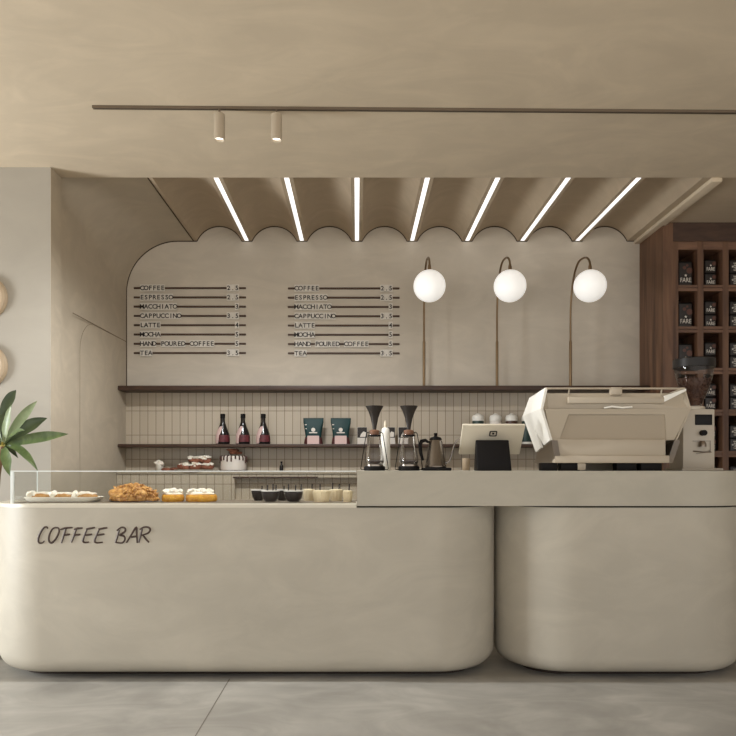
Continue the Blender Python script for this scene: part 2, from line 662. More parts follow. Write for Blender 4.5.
# side wall with the daylight window, right wall (all outside the frame)
mb = MB()
WX0, WX1 = -5.0, -5.15
mb.box(WX1, WX0, -1.7, 2.6, 0, HC)
mb.box(WX1, WX0, 3.8, 7, 0, HC)
mb.box(WX1, WX0, 2.6, 3.8, 0, 0.35)
mb.box(WX1, WX0, 2.6, 3.8, 1.85, HC)
structure('wall_window_side', mb, M['wall'])
mb = MB()
for y in (2.62, 3.78):
    mb.box(WX1, WX0, y - 0.02, y + 0.02, 0.35, 1.85)
for z in (0.37, 1.83):
    mb.box(WX1, WX0, 2.6, 3.8, z - 0.02, z + 0.02)
structure('window_1', mb, M['window_frame'])
structure('wall_right', MB().box(5.6, 5.8, 0.9, 7, 0, HC), M['wall'])

# ------------------------------------------------------------------ counters
RC, FIL = 0.38, 0.10


def rrect(x0, x1, y0, y1, r, n=14, corners=(1, 1, 1, 1)):
    """rounded rectangle, counter-clockwise from front-left"""
    pts = []
    for (cx, cy, a0, on) in ((x0 + r, y0 + r, PI, corners[0]), (x1 - r, y0 + r, 1.5 * PI, corners[1]),
                             (x1 - r, y1 - r, 0, corners[2]), (x0 + r, y1 - r, 0.5 * PI, corners[3])):
        if on and r > 1e-4:
            for i in range(n + 1):
                a = a0 + PI / 2 * i / n
                pts.append((cx + r * math.cos(a), cy + r * math.sin(a)))
        else:
            sx = -1 if a0 in (PI, 0.5 * PI) else 1
            sy = -1 if a0 in (PI, 1.5 * PI) else 1
            pts.append((cx + sx * r, cy + sy * r))
    return pts


Y0, Y1 = 3.9, 4.63
Z0 = 0.030                    # the cement bodies stop just above the floor
ZB = pz(507.7, Y0)            # top of the cement bodies
ZSLAB0 = pz(506, 3.885)
ZSLAB1 = pz(471, 3.885)


def counter_body(x0, x1, top, r=RC):
    mb = MB()
    rings = []
    for i in range(11):
        a = PI / 2 * i / 10
        d = FIL * (1 - math.sin(a))
        z = Z0 + FIL * (1 - math.cos(a))
        rings.append([(p[0], p[1], z) for p in rrect(x0 + d, x1 - d, Y0 + d, Y1 - d, r - d, 18)])
    rings.append([(p[0], p[1], top) for p in rrect(x0, x1, Y0, Y1, r, 18)])
    return mb.loft(rings)


RC = 0.36
BX0, BX1 = -2.105, 0.812
t = thing('serving_counter', 'long rounded beige cement counter at left with COFFEE BAR written on its front', 'counter',
          group='rounded cement counters')
counter_body(BX0, BX1, ZB).build('body', M['counter'], t)
MB().prism(rrect(BX0 + 0.15, BX1 - 0.15, Y0 + 0.15, Y1 - 0.15, 0.2, 14), 'Z', 0, Z0 + 0.01).build('plinth', M['gap'], t)
mb = MB()
pl = [p for p in rrect(BX0, BX1, Y0, Y1, RC, 18)]
plate = [p for p in pl if p[0] < -0.5 and p[1] < Y0 + RC + 0.001] + [(-0.003, Y0), (-0.003, 4.33), (BX0, 4.33)]
plate = [(p[0], p[1] - 0.003 if p[1] < Y0 + 0.02 else p[1]) for p in plate]
ZTOP = pz(504.2, Y0)
mb.prism(plate, 'Z', ZB, ZTOP).build('top_plate', M['rim'], t)
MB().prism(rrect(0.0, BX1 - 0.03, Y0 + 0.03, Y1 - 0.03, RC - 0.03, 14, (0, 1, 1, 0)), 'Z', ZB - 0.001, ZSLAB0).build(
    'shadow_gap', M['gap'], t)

# hand-painted lettering, strokes traced in the pixel frame of an enlarged view
K = 736 / 130.0
strokes = [
    [(100, 78), (96, 68), (82, 70), (62, 95), (48, 130), (50, 155), (66, 159), (82, 147)],
    [(142, 71), (124, 82), (108, 118), (108, 148), (124, 157), (148, 132), (164, 95), (160, 74), (142, 71)],
    [(204, 76), (192, 115), (178, 159)], [(172, 82), (200, 74), (242, 71)], [(190, 115), (226, 109)],
    [(264, 78), (250, 115), (235, 156)], [(250, 82), (270, 76), (298, 74)], [(248, 115), (286, 110)],
    [(324, 80), (308, 118), (300, 146), (310, 156), (334, 153)], [(318, 80), (368, 71)], [(310, 115), (352, 109)],
    [(392, 80), (376, 118), (366, 146), (378, 157), (412, 154)], [(388, 80), (438, 72)], [(378, 115), (422, 108)],
    [(506, 84), (496, 120), (484, 158)],
    [(492, 88), (518, 70), (538, 76), (536, 95), (510, 113), (532, 120), (537, 140), (520, 158), (488, 156)],
    [(546, 157), (575, 110), (601, 70), (604, 110), (607, 158)], [(566, 126), (606, 120)],
    [(636, 78), (627, 115), (616, 157)], [(622, 82), (645, 69), (670, 70), (680, 84), (668, 102), (634, 115)],
    [(640, 115), (655, 135), (674, 156)],
]
words_ = [MB(), MB()]
for st in strokes:
    mb = words_[0 if st[0][0] < 460 else 1]
    pts = [Vector((px(30 + a / K, Y0), Y0, pz(515 + b / K, Y0))) for a, b in st]
    sm = []
    for i in range(len(pts) - 1):            # Catmull-Rom for a brushed line
        p0, p1, p2, p3 = pts[max(i - 1, 0)], pts[i], pts[i + 1], pts[min(i + 2, len(pts) - 1)]
        for j in range(5):
            u = j / 5
            sm.append(0.5 * ((2 * p1) + (p2 - p0) * u + (2 * p0 - 5 * p1 + 4 * p2 - p3) * u * u + (3 * p1 - p0 - 3 * p2 + p3) * u ** 3))
    sm.append(pts[-1])
    mb.tube(sm, [0.0060 - 0.0018 * abs(2 * i / (len(sm) - 1) - 1) for i in range(len(sm))], 6)
for mb, w_ in zip(words_, ('COFFEE', 'BAR')):
    mb.build('lettering', M['sign'], t)['label'] = 'dark brown hand-painted word ' + w_

t = thing('serving_counter', 'shorter rounded beige cement counter at right below the coffee machine', 'counter',
          group='rounded cement counters')
CX0, CX1 = 0.822, 2.25
counter_body(CX0, CX1, ZB).build('body', M['counter'], t)
MB().prism(rrect(CX0 + 0.15, CX1 - 0.15, Y0 + 0.15, Y1 - 0.15, 0.2, 14), 'Z', 0, Z0 + 0.01).build('plinth', M['gap'], t)
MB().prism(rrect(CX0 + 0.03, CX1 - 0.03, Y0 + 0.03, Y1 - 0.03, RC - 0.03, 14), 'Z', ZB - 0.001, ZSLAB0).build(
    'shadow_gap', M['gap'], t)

tag(MB().prism(rrect(0.0, CX1 + 0.015, 3.885, Y1 + 0.01, RC, 18, (0, 1, 1, 0)), 'Z', ZSLAB0, ZSLAB1).build('worktop', M['slab']),
    'thick pale cement worktop slab spanning both rounded counters under the coffee machine', 'worktop')

# ------------------------------------------------------------------ back counter, shelves
ZBK = pz(471.5, 5.94)
YK = 5.94
t = thing('back_counter', 'tiled back counter along the rear wall with an open niche', 'counter')
NX0, NX1 = px(233, YK), 0.55
NZ1, NZ0 = pz(477.5, YK), pz(501, YK)
mb = MB()
mb.box(XL + 0.005, NX0, YK, YB - 0.02, 0, ZBK - 0.02)
mb.box(NX1, XR - 0.02, YK, YB - 0.02, 0, ZBK - 0.02)
mb.box(NX0, NX1, YK, YB - 0.02, 0, NZ0)
mb.box(NX0, NX1, YK, YB - 0.02, NZ1, ZBK - 0.02)
mb.build('body', M['tile'], t)
MB().box(XL + 0.005, XR - 0.02, YK - 0.012, YB - 0.013, ZBK - 0.022, ZBK, 0.004).build('counter_top', M['bench'], t)
mb = MB()
mb.box(NX0, NX1, YK + 0.09, YK + 0.11, NZ0, NZ1)
mb.box(NX0, NX0 + 0.012, YK + 0.002, YK + 0.09, NZ0, NZ1)
mb.box(NX0, NX1, YK - 0.004, YK + 0.09, NZ0, NZ0 + 0.012)
mb.build('niche_lining', M['tile'], t)
mb = MB()
mb.box(NX0, px(318, YK), YK - 0.006, YK + 0.01, NZ1 - 0.006, NZ1 + 0.008)
mb.box(NX0, NX1, YK - 0.007, YK + 0.005, NZ0 - 0.004, NZ0 + 0.008)
mb.build('niche_edge', M['darkwood'], t)

ZL1 = pz(444, 5.96)
tag(MB().box(XL + 0.003, XR - 0.003, 5.965, YB - 0.013, ZSH - 0.038, ZSH, 0.003).build('wall_shelf', M['darkwood']),
    'upper dark wooden shelf that carries the three globe lamps', 'shelf', 'dark wall shelves')
tag(MB().box(XL + 0.003, XR - 0.003, 5.965, YB - 0.013, ZL1 - 0.026, ZL1, 0.003).build('wall_shelf', M['darkwood']),
    'lower dark wooden shelf holding the bottles and coffee bags', 'shelf', 'dark wall shelves')

# ------------------------------------------------------------------ ceiling lights
led_words = ['leftmost white light strip in the vaulted ceiling above the left menu board',
             'second light strip from left, in the ceiling before the right menu board',
             'light strip pointing straight back, in the ceiling above the right menu board',
             'fourth light strip, in the ceiling just left of the first globe lamp',
             'fifth light strip, in the ceiling between first and second globe lamps',
             'sixth light strip, in the ceiling between second and third globe lamps',
             'rightmost light strip in the ceiling nearest the wooden rack']
for i, k in enumerate(range(-2, 5)):
    x = k * PITCH
    tag(MB().box(x - 0.0165, x + 0.0165, YO + 0.004, YB - 0.012, HC - 0.001, HC + 0.006).build('light_strip', M['led']),
        led_words[i], 'light', 'light strips between the ceiling vaults')

ta = Vector((px(92, 3.865), 3.875, HC))
tb = Vector((px(820, 3.93), 3.935, HC))
t = thing('light_track', 'thin brown lighting track along the plaster ceiling', 'track')
mb = MB()
d = (tb - ta).normalized()
n = Vector((-d.y, d.x, 0))
poly = [ta + n * 0.011, ta - n * 0.011, tb - n * 0.011, tb + n * 0.011]
mb.loft([[p + Vector((0, 0, -0.014)) for p in poly], [p + Vector((0, 0, 0.002)) for p in poly]])
mb.build('rail', M['track'], t)
mb = MB()
poly = [ta + n * 0.003 + d * 0.01, ta - n * 0.003 + d * 0.01, tb - n * 0.003, tb + n * 0.003]
mb.loft([[p + Vector((0, 0, -0.0148)) for p in poly], [p + Vector((0, 0, -0.012)) for p in poly]])
mb.build('slot', M['gap'], t)

for i, xp in enumerate((219.5, 276.5)):
    x = px(xp, 3.89)
    y = ta.y + (tb.y - ta.y) * (x - ta.x) / (tb.x - ta.x)
    t = thing('track_spotlight', ['left one of two small beige cylinder spotlights under the ceiling track',
                                  'right one of two small beige cylinder spotlights under the ceiling track'][i],
              'spotlight', (x, y, HC - 0.014), 'track spotlights')
    MB().lathe([(0.006, 0.0), (0.006, -0.03)], n=12).build('stem', M['track'], t)
    MB().lathe([(0.026, -0.024), (0.030, -0.028), (0.030, -0.163), (0.027, -0.166), (0.024, -0.160), (0.024, -0.15)],
               n=28, cap1=False).build('housing', M['spot'], t)
    MB().lathe([(0.024, -0.154), (0.024, -0.15)], n=24).build('lens', M['spot_lens'], t)
    sd = bpy.data.lights.new('spot_beam', 'SPOT')
    sd.energy, sd.spot_size, sd.spot_blend, sd.shadow_soft_size, sd.color = SPOT_W, R(165), 0.6, 0.018, (0.95, 0.98, 1.0)
    so = bpy.data.objects.new('spot_beam', sd)
    COL.objects.link(so)
    so.parent = t
    so.location = (0, 0, -0.188)

# ------------------------------------------------------------------ globe lamps on the upper shelf
lamp_words = ['globe lamp on a brass stem on the shelf, nearest the menu boards',
              'middle one of three brass globe lamps on the upper shelf',
              'rightmost brass globe lamp on the shelf, above the coffee machine']
YPOLE = 6.07
for i, (xp, xg) in enumerate(((424, 429.5), (497, 510), (570.5, 590))):
    x = px(xp, YPOLE)
    t = thing('globe_lamp', lamp_words[i], 'lamp', (x, YPOLE, ZSH), 'globe lamps on the upper shelf')
    MB().lathe([(0.026, 0), (0.026, 0.006), (0.012, 0.012), (0.012, 0.38), (0.008, 0.40)], n=20).build('base_sleeve', M['brass'], t)
    dg_, gx = 0.50, px(xg, YPOLE - 0.5) - x
    zc = pz(286, YPOLE - 0.5) - ZSH
    ztop = pz(260.5, 5.82) - ZSH
    pts = [(0, 0, 0.39), (0, 0, 0.5)]
    zb, za = zc - 0.14, zc + 0.165
    for j in range(0, 25):
        a = PI * j / 24
        yy = -dg_ / 2 + dg_ / 2 * math.cos(a)
        base = zb if a < PI / 2 else za
        pts.append((gx * (-yy / dg_), yy, base + (ztop - base) * math.sin(a)))
    MB().tube(pts, 0.0085, 12).build('arm', M['brass'], t)
    MB().lathe([(0.014, 0.118), (0.014, 0.15), (0.009, 0.17)], c=(gx, -dg_, zc), n=18).build('cap', M['brass'], t)
    mb = MB()
    mb.sphere((gx, -dg_, zc), 0.125, 40, 24)
    mb.build('globe', M['globe'], t, angle=80)

# ------------------------------------------------------------------ menu boards
items = [('COFFEE', '2.5'), ('ESPRESSO', '2.5'), ('MACCHIATO', '3'), ('CAPPUCCINO', '3.5'), ('LATTE', '4'), ('MOCHA', '5'),
         ('HAND POURED COFFEE', '5'), ('TEA', '3.5')]
CELL = 4.12 * YB / F
for (label, xa, xb, tx, prx, y0) in (
        ('left menu board of dark rails with letter tiles, nearest the curved corner', 134, 246, 140.5, 239.3, 288.3),
        ('right menu board of dark rails with letter tiles, beside the first globe lamp', 288, 399.5, 294.5, 392.6, 288.6)):
    t = thing('menu_board', label, 'menu', (0, YB, 0), 'menu boards on the rear wall')
    for k, (nm, pr) in enumerate(items):
        z = pz(y0 + 9.26 * k, YB)
        r_ = MB().box(px(xa, YB), px(xb, YB), -0.011, 0.0, z - 0.008, z + 0.008, 0.002, 1).build('rail', M['rail'], t)
        parts_ = [(pr, px(prx, YB) - CELL * len(pr), 'price_tiles')]
        at_ = 0
        for word in nm.split(' '):
            parts_.append((word, px(tx, YB) + CELL * at_, 'letter_tiles'))
            at_ += len(word) + 1
        for (s, xs, nmx) in parts_:
            q = MB()
            for j, ch in enumerate(s):
                xc = xs + CELL * (j + 0.5)
                q.box(xc - CELL * 0.48, xc + CELL * 0.48, -0.0165, -0.010, z - 0.030, z + 0.030)
                q.text(ch, xc, -0.0168, z - 0.019, 0.038, 0.0012, 'CENTER', mi=1, bold=0.022)
            q.build(nmx, [M['plate'], M['ink']], r_, smooth=False)['label'] = 'pale tiles with black characters reading ' + s

# ------------------------------------------------------------------ wooden rack with coffee tins
YF = 5.72
KX0 = 2.455
t = thing('storage_rack', 'tall dark walnut pigeonhole rack at the right end filled with coffee tins', 'rack')
RX0 = px(679, YF)
cols = [RX0 + k * 25.2 * YF / F for k in range(5)]
OPW = 19.2 * YF / F
RX1 = cols[3] + OPW + 0.12
rows = [249 + 41.6 * k for k in range(8)]       # pixel y of opening tops
OPH = 35.5 * YF / F
MB().box(KX0, KX0 + 0.035, YF, YB - 0.005, 0, HC - 0.002).build('side_panel', M['walnut'], t)
MB().box(RX1, RX1 + 0.035, YF, YB - 0.005, 0, HC - 0.002).build('side_panel', M['walnut'], t)
zt = pz(241, YF)
mb = MB()
mb.box(KX0 + 0.035, px(673, YF), YF, YF + 0.03, 0, HC - 0.002)
mb.build('front_stile', M['walnut'], t)
MB().box(px(673, YF), RX1, YF + 0.002, YB - 0.02, zt, HC - 0.002).build('top_board', M['darkwood'], t)
zb_last = pz(rows[7], YF) - OPH
MB().box(px(673, YF), RX1, YF + 0.002, YB - 0.02, 0.0, zb_last - 0.03).build('plinth', M['walnut'], t)
MB().box(KX0 + 0.035, RX1, YB - 0.16, YB - 0.14, zb_last - 0.03, zt).build('back_board', M['rack_back'], t)
edges = [px(673, YF)] + [c for k in range(4) for c in (cols[k], cols[k] + OPW)] + [RX1]
for a, b in zip(edges[0::2], edges[1::2]):
    MB().box(a, b, YF + 0.012, YB - 0.16, zb_last - 0.03, zt).build('divider', M['walnut'], t)
for k in range(8):
    z1 = pz(rows[k], YF) - OPH                    # floor of the opening
    z0 = pz(rows[k + 1], YF) if k < 7 else z1 - 0.03
    mb = MB()
    mid = (z0 + z1) / 2
    for c in range(4):
        mb.box(cols[c], cols[c] + OPW, YF + 0.014, YB - 0.16, mid + 0.004, z1)
        if k < 7:
            mb.box(cols[c], cols[c] + OPW, YF + 0.014, YB - 0.16, z0, mid - 0.004)
    mb.box(cols[0], cols[3] + OPW, YF + 0.03, YB - 0.16, mid - 0.0045, mid + 0.0045)
    mb.build('shelf', M['walnut_rail'], t)
mb = MB()
for c in range(4):
    mb.box(cols[c], cols[c] + OPW, YF + 0.014, YB - 0.16, pz(rows[0], YF), zt)
mb.build('shelf', M['walnut_rail'], t)


def star(mb, x, y, z, r):
    pts = []
    for i in range(10):
        a = PI / 2 + i * PI / 5
        q = r if i % 2 == 0 else r * 0.42
        pts.append((x + q * math.cos(a), z + q * math.sin(a)))
    mb.prism(pts, 'Y', y - 0.0006, y + 0.0006)


def tin(w, d, h, style, label):
    t = thing('coffee_tin', label, 'tin', (0, 0, 0), 'printed coffee tins in the wooden rack')
    mb = MB()
    rings = []
    for (ins, z) in ((0.004, 0), (0, 0.004), (0, h - 0.012), (0.004, h - 0.008)):
        rings.append([(p[0], p[1], z) for p in rrect(-w / 2 + ins, w / 2 - ins, ins, d - ins, 0.02 - ins, 5)])
    mb.loft(rings).build('body', M['tin'], t)
    MB().loft([[(p[0], p[1], z) for p in rrect(-w / 2 + q, w / 2 - q, q, d - q, 0.018, 5)] for (q, z) in
               ((0.006, h - 0.008), (0.003, h - 0.006), (0.003, h - 0.001), (0.006, h))]).build('lid', M['black'], t)
    mb, c2 = MB(), MB()
    if style == 'big':
        mb.text('FARE', 0, -0.0006, 0.032, 0.036, 0.0012, 'CENTER', width=0.088)
        star(mb, 0, -0.0006, 0.086, 0.013)
        discs = [(0.03, 0.125, 0.024), (-0.01, 0.148, 0.014), (0.012, 0.168, 0.010)]
    elif style == 'small':
        mb.text('FARE', 0, -0.0006, 0.018, 0.028, 0.0012, 'CENTER', width=0.066)
        star(mb, 0, -0.0006, 0.060, 0.010)
        discs = [(0.028, 0.075, 0.016)]
    else:
        mb.text('FARE', 0.012, -0.0006, 0.016, 0.028, 0.0012, 'LEFT', rot90=True, width=0.066)
        star(mb, -0.024, -0.0006, 0.05, 0.010)
        discs = [(0.028, 0.075, 0.014)]
    for (dx, dz, r) in discs:
        c2.lathe([(r, -0.0008), (r, 0.0008)], c=(dx, 0.0, dz), n=16, axis='Y')
    mb.build('lettering', M['tin_text'], t, smooth=False)
    c2.build('print', M['copper_print'], t)
    return t


row_word = ['top row', 'second row', 'third row', 'fourth row', 'fifth row', 'sixth row']
protos = {}
for k in range(6):
    z1 = pz(rows[k], YF) - OPH
    for c in range(3):
        xc = cols[c] + OPW / 2
        yy = YF + 0.05
        spec = [[('big', 0, 'tall tin')], [('small', 0, 'lower small tin'), ('small', 0.107, 'upper small tin')],
                [('side', 0, 'lower sideways-lettered tin'), ('side', 0.107, 'upper sideways-lettered tin')]][c]
        for (stl, dz, wd) in spec:
            lab = '%s in %s of %s of the walnut rack' % (wd, ['leftmost cubby', 'second cubby', 'third cubby'][c], row_word[k])
            if stl not in protos:
                protos[stl] = tin(0.122 if stl == 'big' else 0.1, 0.09, 0.2 if stl == 'big' else 0.1065, stl, lab)
                protos[stl].location = (xc, yy, z1 + dz)
            else:
                dup(protos[stl], (xc, yy, z1 + dz), lab)

# ------------------------------------------------------------------ espresso machine (seen from behind)
DM = 4.0
ZS = ZSLAB1


def mpt(x, y, D, xr=None):
    return Vector((px(x, D if xr is None else xr), D, pz(y, D)))


t = thing('espresso_machine', 'big cream faceted espresso machine with white side panels on the worktop', 'coffee machine')
MXC = px(616, DM)
TW, KW, BW = 0.383, 0.414, 0.348
zt_, zk, zb_, zl, zq = pz(393, DM), pz(408.5, DM), pz(440, DM), pz(455.5, DM), pz(463, DM)


def hexring(y, zt2, zk2, zb2, k=1.0):
    return [(MXC - TW * k, y, zt2), (MXC - KW * k, y, zk2), (MXC - BW * k, y, zb2), (MXC + BW * k, y, zb2), (MXC + KW * k, y, zk2), (MXC + TW * k, y, zt2)]


mb = MB()
r0 = hexring(4.012, zt_, zk, zb_)
r0 = [(x, {0: 4.02, 5: 4.02, 1: 4.0, 4: 4.0}.get(i, 4.045), z) for i, (x, y, z) in enumerate(r0)]
r1 = [(x, 4.40, z - 0.02) for (x, y, z) in r0]
mb.loft([r0, r1])
mb.build('body', M['machine'], t, smooth=False)
# raised border and inset panel on the lower rear facet
def facet(xp, yp, dy=0.0):
    z = pz(yp, DM)
    f = (zk - z) / (zk - zb_)
    return (px(xp, DM), 4.0 + 0.045 * f + dy, z)


mb = MB()
for (a, b, c, d_) in (((545, 409), (689, 409), (665, 414.5), (568.5, 414.5)), ((545, 409), (568.5, 414.5), (561, 439.8), (553, 439.8)),
                      ((689, 409), (677, 439.8), (669.5, 439.8), (665, 414.5))):
    q = [facet(*p, dy=-0.009) for p in (a, b, c, d_)]
    q2 = [facet(*p, dy=0.004) for p in (a, b, c, d_)]
    mb.loft([q, q2])
mb.build('rear_border', M['machine'], t, smooth=False)
mb = MB()
mb.loft([[facet(*p, dy=e) for p in ((569, 415), (664.5, 415), (669, 439.6), (561.5, 439.6))] for e in (-0.002, 0.003)])
mb.build('rear_panel', M['machine_panel'], t, smooth=False)
MB().box(px(568, DM), px(664, DM), 3.992, 4.02, pz(403.5, DM), pz(397, DM), 0.004).build('handle_ledge', M['machine'], t)
mb = MB()
mb.tube([(px(604, DM), 3.998, pz(408, DM)), (px(612, DM), 3.996, pz(406.6, DM)), (px(622, DM), 3.996, pz(407.8, DM)), (px(632, DM), 3.998, pz(407, DM))], 0.006, 8)
mb.build('badge', M['machine_white'], t)
# lower box, base and drip tray
MB().box(MXC - 0.337, MXC + 0.292, 4.03, 4.38, zl, zb_ + 0.005, 0.004).build('lower_box', M['machine'], t)
MB().box(MXC - 0.337, MXC + 0.31, 4.02, 4.40, zq, zl + 0.001, 0.004).build('base', M['machine'], t)
for i, xa in enumerate(((542, 557.5), (561, 580), (617, 636.5), (641, 662))):
    MB().box(px(xa[0], 4.05), px(xa[1], 4.05), 4.05, 4.12, ZS, zq + 0.001, 0.003).build('foot', M['black'], t)
MB().box(MXC - 0.32, MXC + 0.29, 4.30, 4.36, ZS, zq + 0.001).build('support_bar', M['machine'], t)
MB().box(MXC - 0.20, MXC - 0.155, 4.045, 4.06, ZS + 0.004, zq, 0.002).build('drain_box', M['machine'], t)
MB().box(MXC - 0.31, MXC + 0.28, 4.40, 4.52, ZS + 0.01, ZS + 0.05, 0.006).build('drip_tray', M['steel'], t)
for dx in (-0.18, 0.14):
    MB().lathe([(0.035, zb_ - 0.01), (0.035, zb_ + 0.06), (0.028, zb_ + 0.07)], c=(MXC + dx, 4.44, 0), n=24).build('group_head', M['steel'], t)
# white side panels with the angular outline of the body
for s in (-1, 1):
    def sp(x, y, z, o=0.0):
        return (MXC + s * (x + o), y, z)
    prof_ = [(TW + 0.004, 4.004, pz(387.5, DM)), (KW + 0.002, 3.994, zk), (BW + 0.006, 4.03, zb_), (BW + 0.012, 4.33, H + 0.085),
             (KW + 0.002, 4.43, H + 0.31), (TW + 0.004, 4.38, H + 0.418)]
    mb = MB()
    if s < 0:
        # cut a narrow notch into the lower edge by building the panel from two lobes
        a, b, c, d_, e, f = [Vector(p) for p in prof_]
        m1 = c.lerp(d_, 0.42)
        m2 = c.lerp(d_, 0.62)
        apex = (c.lerp(d_, 0.6)).lerp(b.lerp(e, 0.6), 0.52)
        poly = [a, b, c, m1, apex, m2, d_, e, f]
    else:
        poly = [Vector(p) for p in prof_]
    outer = [sp(p.x, p.y, p.z, 0.008 if s < 0 else 0.003) for p in poly]
    inner = [sp(p.x, p.y, p.z, -0.006) for p in poly]
    mb.loft([outer, inner])
    mb.build('side_panel', M['machine_white'] if s < 0 else M['machine'], t, smooth=False)
    mb = MB()
    q = [(BW + 0.01, 4.0, zb_ - 0.002), (BW + 0.01, 4.33, H + 0.08), (BW + 0.0, 4.42, zq), (BW - 0.02, 4.03, zq)]
    mb.loft([[sp(*p, 0.003) for p in q], [sp(*p, -0.03) for p in q]])
    mb.build('side_skirt', M['steel'], t, smooth=False)
# cup rail around the top
mb = MB()
zr = pz(388.5, DM)
zr2 = pz(396, DM)
c4 = [(MXC - TW, 4.0, zr), (MXC + TW, 4.0, zr), (MXC + TW, 4.37, H + 0.415), (MXC - TW, 4.37, H + 0.415)]
for a, b in zip(c4, c4[1:] + c4[:1]):
    mb.tube([a, b], 0.0055, 8)
for xx in (-0.26, 0.26):
    mb.tube([(MXC + xx, 4.006, zr), (MXC + xx, 4.02, zt_ - 0.01)], 0.004, 6)
mb.box(px(611, DM), px(622, DM), 3.994, 4.03, zt_ - 0.01, zr + 0.007, 0.003)
mb.build('cup_rail', M['machine'], t)
MB().box(MXC - TW + 0.02, MXC + TW - 0.02, 4.03, 4.37, zt_ - 0.015, zt_ + 0.0035, 0.003).build('cup_tray', M['steel'], t)
mb = MB()
mb.loft([[(MXC + 0.268, 3.99, pz(396, DM)), (MXC + TW + 0.004, 3.985, pz(389, DM)), (MXC + TW + 0.004, 3.985, pz(391, DM)), (MXC + 0.268, 3.99, pz(402, DM))],
         [(MXC + 0.268, 4.01, pz(396, DM)), (MXC + TW + 0.004, 4.01, pz(389, DM)), (MXC + TW + 0.004, 4.01, pz(391, DM)), (MXC + 0.268, 4.01, pz(402, DM))]])
mb.build('corner_wing', M['machine_white'], t, smooth=False)

# ------------------------------------------------------------------ grinder
DG = 4.25
GX0, GX1 = px(683, DG), px(715, DG)
GXC = px(694, DG + 0.09)
t = thing('coffee_grinder', 'cream coffee grinder with a clear bean hopper beside the coffee machine', 'grinder')
gz1 = pz(409, DG)
MB().box(GX0, GX1, DG, DG + 0.19, ZS + 0.012, gz1, 0.008).build('body', M['grinder'], t)
MB().box(GX0 - 0.02, GX1 + 0.035, DG - 0.03, DG + 0.2, ZS, ZS + 0.014, 0.004).build('base', M['grinder'], t)
MB().box(px(695, DG), px(712, DG), DG - 0.006, DG + 0.01, pz(425, DG), pz(414.5, DG), 0.003).build('display', M['screen'], t)
MB().lathe([(0.017, 0), (0.017, 0.03), (0.013, 0.034)], c=(px(702, DG), DG - 0.033, pz(433, DG)), axis='Y', n=20).build('knob', M['black'], t)
mb = MB()
x0, zf = px(701, DG), pz(446, DG)
mb.tube([(x0 - 0.05, DG - 0.004, zf + 0.03), (x0 + 0.055, DG - 0.004, zf + 0.03), (x0 + 0.055, DG - 0.004, zf - 0.035), (x0 - 0.03, DG - 0.004, zf - 0.045)], 0.0028, 6)
mb.tube([(x0 - 0.045, DG, zf - 0.03), (x0 - 0.02, DG - 0.06, zf - 0.038), (x0 + 0.03, DG - 0.06, zf - 0.038), (x0 + 0.05, DG, zf - 0.03)], 0.004, 8)
mb.build('holder_fork', M['steel'], t)
mb = MB()
mb.lathe([(0.022, zf - 0.005), (0.02, zf + 0.018), (0.012, zf + 0.03)], c=(x0, DG - 0.018, 0), n=18)
mb.build('spout', M['steel'], t)
MB().lathe([(0.062, gz1 - 0.002), (0.062, gz1 + 0.018), (0.045, gz1 + 0.024)], c=(GXC, DG + 0.09, 0), n=28).build('collar', M['grinder'], t)
hz0, hz1 = gz1 + 0.02, pz(360, DG + 0.09)
hp = [(0.040, hz0), (0.05, hz0 + 0.03), (0.082, hz0 + 0.10), (0.106, hz0 + 0.19), (0.1165, hz1 - 0.03), (0.118, hz1 - 0.004)]
MB().lathe(hp, c=(GXC, DG + 0.09, 0), n=40, cap0=False, cap1=False).build('hopper', M['hopper'], t)
mb = MB()
mb.lathe([(0.117, hz1 - 0.05), (0.1195, hz1 - 0.047), (0.1195, hz1), (0.11, hz1 + 0.006), (0.03, hz1 + 0.008)], c=(GXC, DG + 0.09, 0), n=40)
lid_m = mat('smoked_lid', rgb(34, 31, 29), 0.4, spec=0.3)
mb.build('hopper_lid', lid_m, t)
mb = MB()
def hr(z):
    for (ra, za), (rb, zb2) in zip(hp, hp[1:]):
        if za <= z <= zb2:
            return ra + (rb - ra) * (z - za) / (zb2 - za)
    return hp[-1][0]
mb.lathe([(hr(hz0 + f) - 0.012, hz0 + f) for f in (0.004, 0.03, 0.06, 0.10, 0.14, 0.165)], c=(GXC, DG + 0.09, 0), n=24)
rnd = random.Random(3)
for _ in range(420):
    f = 0.01 + 0.17 * rnd.random() ** 0.75
    a = rnd.random() * 2 * PI
    rr = (hr(hz0 + f) - 0.007) if f < 0.165 else (hr(hz0 + f) - 0.008) * rnd.random() ** 0.5
    v = mb.sphere((0, 0, 0), 0.0052, 8, 6, (1.25, 0.9, 0.7))
    rot = Matrix.Rotation(rnd.random() * 6, 3, 'X') @ Matrix.Rotation(rnd.random() * 6, 3, 'Y')
    for q in v:
        q.co = rot @ q.co + Vector((GXC + rr * math.cos(a), DG + 0.09 + rr * math.sin(a), hz0 + f))
tag(mb.build('coffee_beans', M['beans'], None), 'dark roasted coffee beans filling the clear grinder hopper', 'beans', kind='stuff')

